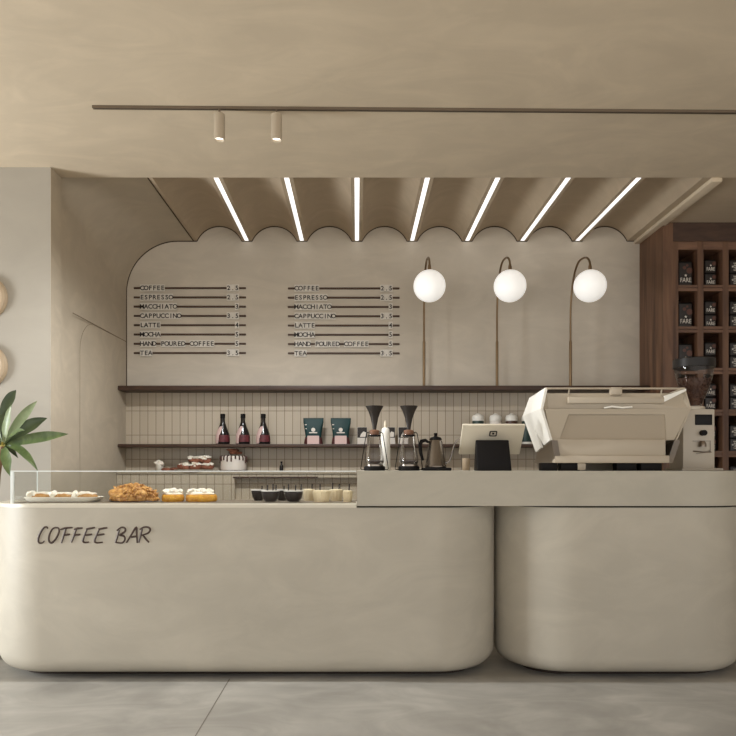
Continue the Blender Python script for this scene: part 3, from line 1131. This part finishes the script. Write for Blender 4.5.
# ------------------------------------------------------------------ point of sale screen
t = thing('pos_terminal', 'cream tablet register on a black stand facing the barista', 'register')
a, b = Vector((0.779, 4.05, pz(425.4, 4.05))), Vector((0.779, 4.2, pz(454.8, 4.2)))
up = (a - b)
L_ = up.length
ang = math.atan2(-(a.y - b.y), (a.z - b.z))   # lean of the top towards the customer
rotm = Matrix.Rotation(ang, 3, 'X')
mid = (a + b) / 2
nrm = rotm @ Vector((0, -1, 0))
mc = mid - nrm * 0.010
MB().box(mc.x - 0.179, mc.x + 0.179, mc.y - 0.009, mc.y + 0.009, mc.z - L_ / 2, mc.z + L_ / 2, 0.006, 2, rotm).build('tablet', M['tablet'], t)
sc = mid - nrm * 0.0195
MB().box(sc.x - 0.166, sc.x + 0.166, sc.y - 0.001, sc.y + 0.001, sc.z - L_ / 2 + 0.012, sc.z + L_ / 2 - 0.012, 0, 1, rotm).build('screen', M['screen'], t)
mb = MB()
lc = Vector((px(493.5, 4.08), 0, 0))
fz = (pz(433.5, 4.09) - b.z) / (a.z - b.z)
lp = b.lerp(a, fz)
lp.x = lc.x
for (w, th) in ((0.021, 0), ):
    outer = rrect(-0.022, 0.022, -0.02, 0.02, 0.007, 4)
    inner = rrect(-0.0155, 0.0155, -0.0135, 0.0135, 0.004, 4)
    n_ = len(outer)
    vs = []
    for e in (0.0, -0.0025):
        for q in (outer, inner):
            for p in q:
                vs.append(lp + rotm @ Vector((p[0], -0.0005 + e, p[1])))
    fs = []
    for i in range(n_):
        j = (i + 1) % n_
        fs += [(2 * n_ + i, 2 * n_ + j, 3 * n_ + j, 3 * n_ + i), (i, j, 2 * n_ + j, 2 * n_ + i), (n_ + i, n_ + j, 3 * n_ + j, 3 * n_ + i)]
    mb._add(vs, fs)
c_ = lp + rotm @ Vector((0, -0.001, 0))
mb.box(c_.x - 0.006, c_.x + 0.006, c_.y - 0.002, c_.y + 0.002, c_.z - 0.006, c_.z + 0.006, 0, 1, rotm)
mb.build('emblem', M['ink'], t)
mb = MB()
za, zc_ = ZS, pz(440, 4.06)
fr = [(px(477.5, 4.03), 4.03, za), (px(512, 4.03), 4.03, za), (px(509, 4.06), 4.065, zc_), (px(476, 4.06), 4.065, zc_)]
bk = [(px(477.5, 4.03), 4.16, za), (px(512, 4.03), 4.16, za), (px(509, 4.06), 4.083, zc_), (px(476, 4.06), 4.083, zc_)]
mb.loft([fr, bk])
es = list(mb.bm.edges)
bmesh.ops.bevel(mb.bm, geom=es, offset=0.006, segments=3, profile=0.5, affect='EDGES')
mb.build('stand', M['black'], t)

tag(MB().lathe([(0.020, 0), (0.022, 0.003), (0.024, 0.070), (0.022, 0.074)], c=(px(466, 4.34), 4.34, ZS), n=24).build('cup', M['collar_tan']),
    'small tan cup on the worktop behind the tablet register', 'cup')

# ------------------------------------------------------------------ pour-over brewers, kettle, white bottle
DB = 4.15


def brewer(label, xc):
    t = thing('pour_over_brewer', label, 'coffee brewer', (xc, DB, ZS), 'pour-over brewers on the worktop')
    MB().lathe([(0.058, 0), (0.062, 0.003), (0.062, 0.022), (0.055, 0.027)], n=36).build('base_plate', M['black'], t)
    MB().lathe([(0.052, 0.027), (0.052, 0.036), (0.046, 0.039)], n=36).build('coaster', M['steel'], t)
    prof = [(0.050, 0.040), (0.056, 0.048), (0.057, 0.060), (0.046, 0.13), (0.036, 0.19), (0.034, 0.20), (0.040, 0.222)]
    MB().lathe(prof, n=36, cap0=True, cap1=False).build('carafe', M['clear'], t)
    mb = MB()
    for a in (0.75 * PI + 0.25, 1.75 * PI + 0.3):
        pass
    mb.lathe([(0.0485, 0.041), (0.0555, 0.049), (0.0555, 0.058), (0.0485, 0.060)], n=32)
    mb.build('coffee', M['mousse'], t)
    mb = MB()
    mb.lathe([(0.0345, 0.198), (0.0375, 0.2), (0.0375, 0.206), (0.034, 0.207)], n=32)
    mb.build('carafe_rim', M['black'], t)
    MB().lathe([(0.022, 0.207), (0.030, 0.21), (0.030, 0.232), (0.018, 0.238)], n=28).build('collar', M['collar'], t)
    mb = MB()
    outer = [(0.010, 0.234), (0.013, 0.26), (0.022, 0.305), (0.036, 0.345), (0.051, 0.372), (0.052, 0.376)]
    inner = [(r - 0.002, z) for r, z in outer][::-1]
    mb.lathe(outer + inner, n=36, cap0=True, cap1=True)
    mb.build('funnel', M['funnel'], t)
    mb = MB()
    for s in (-1, 1):
        mb.tube([(s * 0.028, -0.012, 0.222), (s * 0.040, -0.012, 0.224), (s * 0.048, -0.012, 0.214), (s * 0.068, -0.012, 0.09), (s * 0.080, -0.012, 0.012), (s * 0.074, -0.012, 0.006), (s * 0.055, -0.012, 0.008)], 0.0024, 8)
    mb.build('wire_frame', M['black'], t)
    return t


b1 = brewer('left pour-over coffee brewer with black funnel, nearest the pastry case', px(374.5, DB))
dup(b1, (px(408.8, DB), DB, ZS), 'right pour-over coffee brewer with black funnel, beside the steel kettle')

KXC = px(436, DB)
t = thing('gooseneck_kettle', 'dark steel gooseneck kettle on a black base beside the register', 'kettle', (KXC, DB + 0.02, ZS))
MB().box(-0.075, 0.085, -0.07, 0.09, 0, 0.018, 0.006).build('base', M['black'], t)
MB().lathe([(0.062, 0.018), (0.064, 0.022), (0.064, 0.028), (0.060, 0.034), (0.040, 0.165), (0.034, 0.18)], n=36).build('body', M['kettle'], t)
MB().lathe([(0.036, 0.18), (0.037, 0.184), (0.030, 0.194), (0.010, 0.2), (0.009, 0.21), (0.012, 0.214), (0.008, 0.22)], n=28).build('lid', M['black'], t)
MB().tube([(0.058, 0, 0.045), (0.075, 0, 0.052), (0.088, 0, 0.075), (0.097, 0, 0.115), (0.108, 0, 0.15), (0.124, 0, 0.176), (0.138, 0, 0.184)], [0.009, 0.008, 0.0065, 0.0055, 0.005, 0.005, 0.0045], 10).build('spout', M['kettle'], t)
MB().tube([(-0.040, 0, 0.165), (-0.060, 0, 0.178), (-0.082, 0, 0.172), (-0.092, 0, 0.150), (-0.086, 0, 0.10), (-0.074, 0, 0.06)], [0.007, 0.010, 0.012, 0.012, 0.010, 0.007], 10).build('handle', M['black'], t)

t = thing('pump_bottle', 'tall white bottle with a narrow spout standing behind the left brewer', 'bottle', (px(385.5, 4.3), 4.3, ZS))
MB().lathe([(0.028, 0), (0.030, 0.004), (0.028, 0.22), (0.022, 0.25), (0.014, 0.258)], n=28).build('body', M['white'], t)
MB().lathe([(0.010, 0.256), (0.010, 0.285), (0.006, 0.30)], n=16).build('spout', M['cream'], t)

# ------------------------------------------------------------------ goods on the lower shelf
YG = 6.06


def shelf_thing(name, label, cat, xp, group=None, y=YG, rz=0):
    return thing(name, label, cat, (px(xp, y), y, ZL1), group, rz)


bw = ['leftmost dark conical bottle with a pink label on the lower shelf', 'middle dark conical bottle with a pink label on the lower shelf',
      'rightmost dark conical bottle with a pink label, nearest the teal bags']
t = shelf_thing('syrup_bottle', bw[0], 'bottle', 222.8, 'dark bottles on the lower shelf')
MB().lathe([(0.055, 0), (0.059, 0.006), (0.060, 0.05), (0.055, 0.09), (0.026, 0.165), (0.019, 0.19), (0.018, 0.235)], n=28).build('body', M['bottle'], t)
MB().lathe([(0.021, 0.222), (0.021, 0.256), (0.018, 0.259)], n=20).build('cap', M['black'], t)
def strip(a0, a1, prof, off=0.0015, n=14):
    rings = []
    for e in (0.0, off):
        pass
    mb = MB()
    rows_ = []
    for (r, z, s0, s1) in prof:
        rows_.append([((r + off) * math.cos(a), (r + off) * math.sin(a), z) for a in [s0 + (s1 - s0) * i / n for i in range(n + 1)]])
    mb.loft(rows_, closed=False)
    return mb
strip(0, 0, [(0.0593, 0.02, -0.62 * PI, -0.05 * PI), (0.060, 0.05, -0.62 * PI, -0.05 * PI), (0.057, 0.078, -0.62 * PI, -0.05 * PI)]).build('front_label', M['red_label'], t)
strip(0, 0, [(0.0582, 0.006, -1.05 * PI, -0.66 * PI), (0.060, 0.05, -1.05 * PI, -0.64 * PI), (0.055, 0.09, -1.0 * PI, -0.56 * PI), (0.0405, 0.128, -0.85 * PI, -0.5 * PI), (0.031, 0.152, -0.66 * PI, -0.48 * PI)], 0.002).build('side_label', M['pink'], t)
for i, xp in ((1, 243), (2, 263.3)):
    dup(t, (px(xp, YG), YG, ZL1), bw[i])

lw = ['left teal coffee bag with a white round emblem on the lower shelf', 'right teal coffee bag with a white round emblem, beside the small boxes']
t = shelf_thing('coffee_bag', lw[0], 'coffee bag', 313.5, 'teal coffee bags on the lower shelf')
mb = MB()
rings = []
for (z, w, d_) in ((0, 0.078, 0.03), (0.012, 0.077, 0.034), (0.07, 0.066, 0.036), (0.13, 0.075, 0.03), (0.185, 0.085, 0.016), (0.212, 0.086, 0.006), (0.222, 0.086, 0.003)):
    rings.append([(p[0], p[1], z) for p in rrect(-w, w, -d_, d_, min(d_ * 0.9, 0.02), 4)])
mb.loft(rings).build('body', M['teal'], t)
mb = MB()
rings = []
for (z, w, d_) in ((0.0, 0.0785, 0.0305), (0.012, 0.078, 0.0355), (0.058, 0.069, 0.037)):
    rings.append([(p[0], p[1], z) for p in rrect(-w, w, -d_, d_, 0.02, 4)])
mb.loft(rings, False, False).build('bottom_band', M['maroon'], t)
MB().box(-0.05, 0.05, -0.0395, -0.036, 0.002, 0.072).build('label', M['pink'], t)
mb = MB()
mb.lathe([(0.017, -0.0375), (0.017, -0.030)], c=(0, 0, 0.122), n=20, axis='Y')
mb.box(-0.034, 0.034, -0.0385, -0.034, 0.093, 0.102)
mb.build('emblem', M['paper'], t)
mb = MB()
mb.box(-0.072, -0.056, -0.0245, -0.02, 0.162, 0.170)
mb.box(-0.068, -0.056, -0.0300, -0.026, 0.128, 0.135)
mb.build('print', M['paper'], t)
mb = MB()
mb.box(-0.086, 0.086, -0.0045, 0.0045, 0.214, 0.224)
mb.build('seal', M['dgreen'], t)
dup(t, (px(340.8, YG), YG, ZL1), lw[1])

xw = ['small black and white box on the shelf left of the brewers', 'small black and white box seen between the two brewers', 'small black and white box seen behind the right brewer']
t = shelf_thing('small_box', xw[0], 'box', 362.2, 'small boxes on the lower shelf')
MB().box(-0.042, 0.042, -0.03, 0.03, 0, 0.145, 0.002).build('body', M['paper'], t)
MB().box(-0.040, 0.040, -0.0312, -0.029, 0.055, 0.143).build('dark_panel', M['ink'], t)
mb = MB()
mb.prism([(-0.02, 0.062), (0.03, 0.062), (0.034, 0.1), (0.01, 0.108), (-0.012, 0.085)], 'Y', -0.0325, -0.030)
mb.build('motif', M['paper'], t)
dup(t, (px(390, YG), YG, ZL1), xw[1])
dup(t, (px(403, YG), YG, ZL1), xw[2])

jw = [('glass jar with dark contents and white lid, leftmost behind the tablet register', 478, 'dgreen'),
      ('all pale jar with a white lid, second behind the tablet register', 495.5, 'paper'),
      ('glass jar with dark contents and white lid, third behind the tablet register', 511.5, 'choc'),
      ('dark green jar with a white lid, half hidden by the coffee machine', 527.5, 'dgreen')]
for lab, xp, mm in jw:
    t = shelf_thing('storage_jar', lab, 'jar', xp, 'white-lidded jars on the lower shelf')
    MB().lathe([(0.046, 0.0), (0.048, 0.004), (0.048, 0.02)], n=28).build('foot_ring', M['white'], t)
    MB().lathe([(0.046, 0.02), (0.049, 0.03), (0.049, 0.19), (0.046, 0.2)], n=28).build('body', M[mm], t)
    MB().lathe([(0.050, 0.198), (0.051, 0.203), (0.051, 0.23), (0.044, 0.245), (0.024, 0.252), (0.012, 0.262)], n=28).build('lid', M['white'], t)

# ------------------------------------------------------------------ cakes on the back counter
YC = 6.06
t = thing('layer_cake', 'round white cake with chocolate drips and chocolate pieces on top', 'cake', (px(233.5, YC), YC, ZBK))
MB().lathe([(0.08, 0), (0.118, 0.005), (0.12, 0.012), (0.11, 0.012)], n=36).build('board', M['choc'], t)
MB().lathe([(0.108, 0.012), (0.11, 0.02), (0.108, 0.122), (0.100, 0.13), (0.05, 0.132)], n=40).build('cake', M['frosting'], t)
mb = MB()
rd = random.Random(5)
for i in range(20):
    a = 2 * PI * i / 20
    ln = rd.uniform(0.02, 0.06)
    mb.tube([(0.1 * math.cos(a), 0.1 * math.sin(a), 0.133), (0.111 * math.cos(a), 0.111 * math.sin(a), 0.125), (0.1125 * math.cos(a), 0.1125 * math.sin(a), 0.125 - ln)], [0.005, 0.006, 0.007], 8)
mb.build('chocolate_drips', M['choc'], t)
mb = MB()
for i in range(11):
    a = rd.random() * 6.28
    r_ = rd.uniform(0, 0.05)
    mb.blob((r_ * math.cos(a), r_ * math.sin(a), 0.15 + rd.uniform(0, 0.035)), (0.034, 0.016, 0.012), 0.3, 20, i, 12, 8)
mb.build('topping', M['brownie'], t)

t = thing('dessert_plate', 'low white plate under the pile of cream-dusted brownies', 'plate', (px(195, YC), YC, ZBK))
MB().lathe([(0.10, 0), (0.125, 0.004), (0.17, 0.014), (0.172, 0.017), (0.12, 0.009), (0.02, 0.007)], n=40).build('dish', M['porcelain'], t)
bx = [('front left brownie on the plate, under the pile', -0.10, -0.03, 0.0, 0.3), ('middle brownie at the bottom of the pile', 0.0, -0.04, 0.0, -0.2),
      ('right brownie at the bottom of the pile', 0.09, -0.02, 0.0, 0.5), ('left brownie on top of the pile', -0.02, -0.01, 0.058, -0.5),
      ('right brownie on top of the pile', 0.065, -0.01, 0.058, 0.3)]
for i, (lab, dx, dy, dz, rz) in enumerate(bx):
    t = thing('brownie', lab, 'brownie', (px(197, YC) + dx, YC + dy, ZBK + 0.0085 + dz), 'brownies on the white plate', rz)
    MB().blob((0, 0, 0.030), (0.054, 0.042, 0.030), 0.3, 26, i, 24, 14, flat=-0.028).build('cake', M['brownie'], t)
    MB().blob((0.0, -0.008, 0.050), (0.044, 0.042, 0.015), 0.8, 34, i + 9, 24, 12).build('icing', M['cream_food'], t)

t = thing('cream_cup', 'little white cup of whipped cream left of the brownie plate', 'dessert', (px(159.5, YC), YC, ZBK))
MB().lathe([(0.022, 0), (0.026, 0.004), (0.034, 0.05), (0.036, 0.058), (0.03, 0.056)], n=24).build('cup', M['porcelain'], t)
MB().blob((0, 0, 0.064), (0.034, 0.034, 0.026), 0.7, 45, 2, 28, 16).build('cream', M['cream_food'], t)
for i, (xp, lab) in enumerate(((167.5, 'brown cookie lying beside the little cup of cream'), (173.5, 'brown cookie lying between the cream cup and the brownie plate'))):
    tag(MB().blob((0, 0, 0.016), (0.042, 0.035, 0.018), 0.2, 25, i + 4, 18, 10, flat=-0.0155).build('cookie', M['brownie'], None, (px(xp, YC) - 0.0, YC - 0.05 + 0.075 * i, ZBK)),
        lab, 'cookie', 'cookies on the back counter')
t = thing('small_bottle', 'tiny dark bottle on the back counter above the niche', 'bottle', (px(281.5, YC), YC, ZBK))
MB().lathe([(0.016, 0), (0.017, 0.003), (0.017, 0.045), (0.007, 0.06), (0.007, 0.075)], n=18).build('body', M['bottle'], t)
MB().lathe([(0.009, 0.07), (0.009, 0.085)], n=14).build('cap', M['black'], t)

# ------------------------------------------------------------------ pastry case and its contents
GX0c, GX1c, GY0, GY1 = -1.935, -0.006, 3.985, 4.315
GT = pz(471.8, GY0)
t = thing('pastry_case', 'low clear glass pastry case on the left counter', 'display case')
g = 0.005
MB().box(GX0c, GX1c, GY0, GY0 + g, ZTOP, GT).build('front_pane', M['glass'], t)
MB().box(GX0c, GX1c, GY1 - g, GY1, ZTOP, GT).build('back_pane', M['glass'], t)
MB().box(GX0c, GX0c + g, GY0 + g, GY1 - g, ZTOP, GT).build('side_pane', M['glass'], t)
MB().box(GX0c, GX1c, GY0, GY1, GT, GT + 0.006).build('top_pane', M['glass'], t)
MB().box(GX0c + g, GX1c, GY0 + g, GY1 - g, ZTOP, ZTOP + 0.003).build('base_board', M['niche'], t)
mb = MB()
mb.box(GX0c - 0.002, GX0c + 0.016, GY0 - 0.002, GY0 + 0.010, ZTOP, GT, 0.002)  # bright post added as the highlight on the glass corner
mb.build('corner_highlight', M['edge'], t)
mb = MB()
mb.box(GX0c - 0.001, GX1c, GY0 - 0.0015, GY0 + 0.001, GT + 0.001, GT + 0.0062)
mb.box(GX0c, GX0c + 0.004, GY1 - 0.004, GY1 + 0.001, ZTOP, GT)
mb.build('pane_edge', M['edge'], t)

ZP = ZTOP + 0.0032
DP = 4.13
t = thing('serving_tray', 'long shallow white tray at the left end of the pastry case', 'tray', (px(64.5, DP), DP, ZP))
wt, dt = 0.216, 0.085
mb = MB()
pr = [(0.85, 0.0), (0.90, 0.003), (1.0, 0.027), (0.985, 0.029), (0.88, 0.008)]
rings = []
for (k, z) in pr:
    rings.append([(p[0], p[1], z) for p in rrect(-wt * k, wt * k, -dt * (k if k > 0.86 else k), dt * k, 0.05 * k, 6)])
mb.loft(rings).build('dish', M['porcelain'], t)
for i, (xp, lab) in enumerate(((42, 'leftmost cream-topped eclair on the long white tray'), (63.5, 'middle cream-topped eclair on the long white tray'), (86, 'rightmost cream-topped eclair on the long white tray'))):
    t = thing('eclair', lab, 'pastry', (px(xp, DP), DP - 0.01, ZP + 0.009), 'eclairs on the white tray', 0.12)
    MB().blob((0, 0, 0.021), (0.070, 0.030, 0.020), 0.08, 14, i, 26, 14, flat=-0.019).build('shell', M['dough'], t)
    mb = MB()
    mb.blob((0.0, 0.0, 0.037), (0.056, 0.020, 0.012), 0.6, 30, i + 3, 24, 12)
    mb.blob((-0.050, -0.010, 0.034), (0.024, 0.026, 0.020), 0.5, 34, i + 5, 18, 12)
    mb.build('cream', M['cream_food'], t)

t = thing('strudel', 'big golden flaky strudel loaf in the pastry case', 'pastry', (px(133.5, DP), DP, ZP))
mb = MB()
mb.blob((0, 0, 0.022), (0.140, 0.080, 0.068), 0.25, 17, 1, 56, 36, flat=-0.018)
rd = random.Random(11)
for i in range(90):
    a = rd.uniform(-1, 1)
    b2 = rd.uniform(-1.0, 0.5) * PI / 2
    cx_, hz_ = 0.125 * a, math.sqrt(max(0.02, 1 - a * a))
    c_ = Vector((cx_, 0.076 * hz_ * math.sin(b2), max(0.014, 0.022 + 0.074 * hz_ * math.cos(b2))))
    fl = MB()
    fl.blob((0, 0, 0), (rd.uniform(0.014, 0.030), rd.uniform(0.008, 0.014), rd.uniform(0.004, 0.009)), 0.5, 40, i, 10, 7)
    rm = Matrix.Rotation(rd.uniform(-0.9, 0.9), 3, 'Y') @ Matrix.Rotation(rd.uniform(-0.9, 0.9), 3, 'Z') @ Matrix.Rotation(b2, 3, 'X')
    mb._add([rm @ v.co + c_ for v in fl.bm.verts], [[v.index for v in f.verts] for f in (fl.bm.verts.index_update(), fl.bm.faces)[1]])
    fl.bm.free()
mb.build('loaf', M['pastry'], t)
MB().lathe([(0.13, 0.0), (0.142, 0.004), (0.14, 0.006)], n=36, sy=0.6).build('board', M['choc'], t)

for i, (xp, w, lab) in enumerate(((173, 0.063, 'smaller yellow sponge cake with white cream beside the strudel'), (201.5, 0.090, 'larger yellow sponge cake with white cream, right of the smaller one'))):
    t = thing('sponge_cake', lab, 'cake', (px(xp, DP), DP, ZP), 'yellow sponge cakes in the pastry case')
    mb = MB()
    rings = []
    for (k, z) in ((0.90, 0), (0.99, 0.008), (1.0, 0.020), (0.97, 0.034), (0.9, 0.041)):
        rings.append([(p[0], p[1], z) for p in rrect(-w * k, w * k, -0.062 * k, 0.062 * k, 0.058 * k, 8)])
    mb.loft(rings).build('sponge', M['sponge'], t)
    mb = MB()
    mb.blob((0, 0, 0.045), (w * 0.9, 0.048, 0.012), 0.3, 18, i, 28, 14)
    for j in range(4):
        mb.blob((w * (-0.55 + 0.36 * j), -0.015 + 0.02 * (j % 2), 0.058), (0.026, 0.024, 0.017), 0.6, 32, j + i * 5, 16, 10)
    mb.build('cream', M['cream_food'], t)


def bowl(name, label, group, xp, D, r, fill, sticks, h=0.068, glass=True):
    t = thing(name, label, 'dessert', (px(xp, D), D, ZP), group)
    if glass:
        MB().lathe([(r * 0.52, 0.0), (r * 0.62, 0.003), (r * 0.86, 0.022), (r, 0.052), (r * 1.02, h)], n=32, cap1=False).build('bowl', M['bowl_glass'], t)
        MB().lathe([(r * 0.95, h - 0.006), (r * 1.05, h - 0.006), (r * 1.05, h), (r * 0.95, h)], n=32, closed=True).build('rim', M['rimw'], t)
        MB().lathe([(r * 0.54, 0.004), (r * 0.80, 0.022), (r * 0.94, 0.05), (r * 0.95, 0.06), (r * 0.5, 0.064)], n=28).build('filling', fill, t)
    else:
        mb = MB()
        n = 36
        rings = []
        for (k, z) in ((0.78, 0), (0.8, 0.003), (0.98, h - 0.012), (0.94, h - 0.004), (0.6, h)):
            rings.append([(r * k * (1 + 0.035 * math.cos(12 * 2 * PI * i / n)) * math.cos(2 * PI * i / n), r * k * (1 + 0.035 * math.cos(12 * 2 * PI * i / n)) * math.sin(2 * PI * i / n), z) for i in range(n)])
        mb.loft(rings).build('pudding', fill, t)
    for sx, ln in sticks:
        MB().tube([((sx - xp) * D / F, -0.01, h - 0.02), ((sx - xp) * D / F + 0.002, -0.008, h + ln)], 0.0045, 6).build('chocolate_stick', M['mousse'], t)


gd, gc = 'dark dessert bowls in the pastry case', 'cream desserts in the pastry case'
bowl('mousse_bowl', 'glass bowl of dark mousse at the left end of the bowls, set back', gd, 258.5, 4.22, 0.043, M['mousse'], [(262, 0.02)])
bowl('mousse_bowl', 'front left glass bowl of dark mousse with chocolate sticks', gd, 270.5, 4.075, 0.052, M['mousse'], [(267.5, 0.03), (273, 0.034), (276, 0.03)])
bowl('mousse_bowl', 'glass bowl of dark mousse behind the two front bowls', gd, 282, 4.23, 0.042, M['mousse'], [(284, 0.02)])
bowl('mousse_bowl', 'front right glass bowl of dark mousse nearest the cream desserts', gd, 293.5, 4.075, 0.055, M['mousse'], [(288.5, 0.034), (295.6, 0.03), (301, 0.034)])
bowl('cream_dessert', 'cream dessert set back beside the dark bowls', gc, 309, 4.22, 0.036, M['pudding'], [(312, 0.03)], 0.07, False)
bowl('cream_dessert', 'front pale cream dessert, largest of the cream desserts', gc, 321.5, 4.09, 0.053, M['pudding'], [(320, 0.034)], 0.068, False)
bowl('cream_dessert', 'pale cream dessert second from the right in the case', gc, 336.2, 4.20, 0.041, M['pudding'], [(332.5, 0.036), (339, 0.03)], 0.07, False)
bowl('cream_dessert', 'pale cream dessert at the right end by the thick worktop', gc, 347.6, 4.10, 0.029, M['pudding'], [(349, 0.036)], 0.066, False)

# ------------------------------------------------------------------ wall dishes and plant
for i, (yc, lab) in enumerate(((298, 'upper round tan dish on the left wall'), (366.5, 'lower round tan dish on the left wall just above the plant'))):
    t = thing('wall_dish', lab, 'wall decoration', (px(-14, YP), YP, pz(yc, YP)), 'round dishes on the left wall')
    MB().lathe([(0.145, 0.0), (0.146, -0.012), (0.135, -0.03), (0.118, -0.034), (0.10, -0.022), (0.09, -0.016)], n=44, axis='Y').build('rim', M['dish'], t)
    MB().lathe([(0.102, -0.006), (0.098, -0.026), (0.07, -0.038), (0.03, -0.044)], n=40, axis='Y').build('centre', M['dish_in'], t)

PX, PY = px(3, 4.40), 4.40
PZ = pz(446, 4.40)
t = thing('potted_plant', 'green broad-leaved plant standing behind the left end of the counter', 'plant', (PX, PY, 0))
LEAN = -0.11
MB().lathe([(0.085, 0), (0.09, 0.01), (0.112, 0.34), (0.112, 0.36), (0.098, 0.36), (0.096, 0.33)], c=(LEAN, 0, 0), n=36).build('planter', M['pot'], t)
MB().lathe([(0.05, 0.32), (0.0965, 0.335)], c=(LEAN, 0, 0), n=30).build('soil', M['soil'], t)
pts, rs = [], []
for i in range(13):
    f = i / 12
    pts.append((LEAN * (1 - f) + 0.012 * math.sin(5 * f) * (1 - f), 0.01 * math.cos(4 * f), 0.32 + (PZ - 0.32) * f))
    rs.append(0.016 - 0.005 * f + 0.002 * (i % 2))
MB().tube(pts, rs, 10).build('stem', M['bark'], t)
MB().lathe([(0.01, -0.02), (0.018, 0.0), (0.012, 0.02), (0.004, 0.03)], c=(0.0, 0, PZ), n=12).build('shoot', M['bud'], t)


def leaf(tip, width, m, droop=0.0, roll=0.0, start=(0, 0, 0)):
    """a lance-shaped blade from the shoot to tip (local offset), folded along the midrib"""
    a, b = Vector(start) + Vector((0, 0, PZ)), Vector(tip) + Vector((0, 0, PZ))
    d = b - a
    side = d.cross(Vector((0, -1, 0.35)))
    side.normalize()
    nrm = side.cross(d).normalized()
    if nrm.y > 0:
        nrm = -nrm
    side = (Matrix.Rotation(roll, 3, d.normalized()) @ side)
    nrm = (Matrix.Rotation(roll, 3, d.normalized()) @ nrm)
    n = 14
    ctr, lft, rgt = [], [], []
    for i in range(n + 1):
        f = i / n
        w = width * (math.sin(PI * min(1, f ** 0.8)) ** 0.8 if 0 < f < 1 else 0.02) * (0.45 + 0.75 * f if f < 0.75 else 1.0)
        w = max(w, width * 0.06) if f < 0.98 else width * 0.02
        p = a + d * f + Vector((0, 0, droop * 4 * f * (1 - f)))
        ctr.append(p - nrm * 0.0)
        lft.append(p + side * w + nrm * (w * 0.3 + 0.003 * math.sin(f * 17)))
        rgt.append(p - side * w + nrm * (w * 0.3 + 0.003 * math.cos(f * 15)))
    mb = MB()
    th = nrm * 0.0016
    rings = []
    for i in range(n + 1):
        c, l2, r2 = ctr[i], lft[i], rgt[i]
        rings.append([l2, (l2 + c) / 2 - nrm * 0.002, c, (r2 + c) / 2 - nrm * 0.002, r2, (r2 + c) / 2 - nrm * 0.002 - th, c - th, (l2 + c) / 2 - nrm * 0.002 - th])
    mb.loft(rings)
    return mb.build('leaf', m, t, angle=60)


def lp_(x, y, D=4.40):
    return (px(x, D) - PX, D - PY, pz(y, D) - PZ)


leaf(lp_(68, 434, 4.33), 0.040, M['leaf'], 0.012, 0.3)
leaf(lp_(47, 418, 4.45), 0.050, M['leaf_dark'], 0.02, 0.2)
leaf(lp_(37, 401, 4.40), 0.034, M['leaf_pale'], 0.02, 0.5)
leaf(lp_(11, 405, 4.30), 0.036, M['leaf_pale'], 0.0, -0.2)
leaf(lp_(38, 471, 4.32), 0.030, M['leaf'], 0.05, -0.3)
leaf(lp_(10, 476, 4.28), 0.040, M['leaf'], 0.02, 0.1)
leaf(lp_(16, 390, 4.50), 0.040, M['leaf_dark'], 0.03, 0.2, (-0.05, 0.05, 0.12))
leaf(lp_(0, 408, 4.48), 0.05, M['leaf_dark'], 0.02, 0.2)
leaf(lp_(40, 440, 4.52), 0.034, M['leaf_pale'], 0.03, 0.2)
leaf(lp_(18, 458, 4.36), 0.02, M['leaf_dark'], 0.02, 0)
leaf(lp_(-22, 452, 4.30), 0.044, M['leaf'], 0.05, -0.2)
leaf(lp_(-42, 425, 4.40), 0.044, M['leaf'], 0.05, 0.2)
leaf(lp_(-38, 468, 4.42), 0.04, M['leaf_dark'], 0.05, 0.1)
leaf(lp_(-25, 400, 4.45), 0.044, M['leaf_pale'], 0.03, -0.1)
leaf(lp_(24, 430, 4.2), 0.03, M['leaf'], 0.02, -0.4)
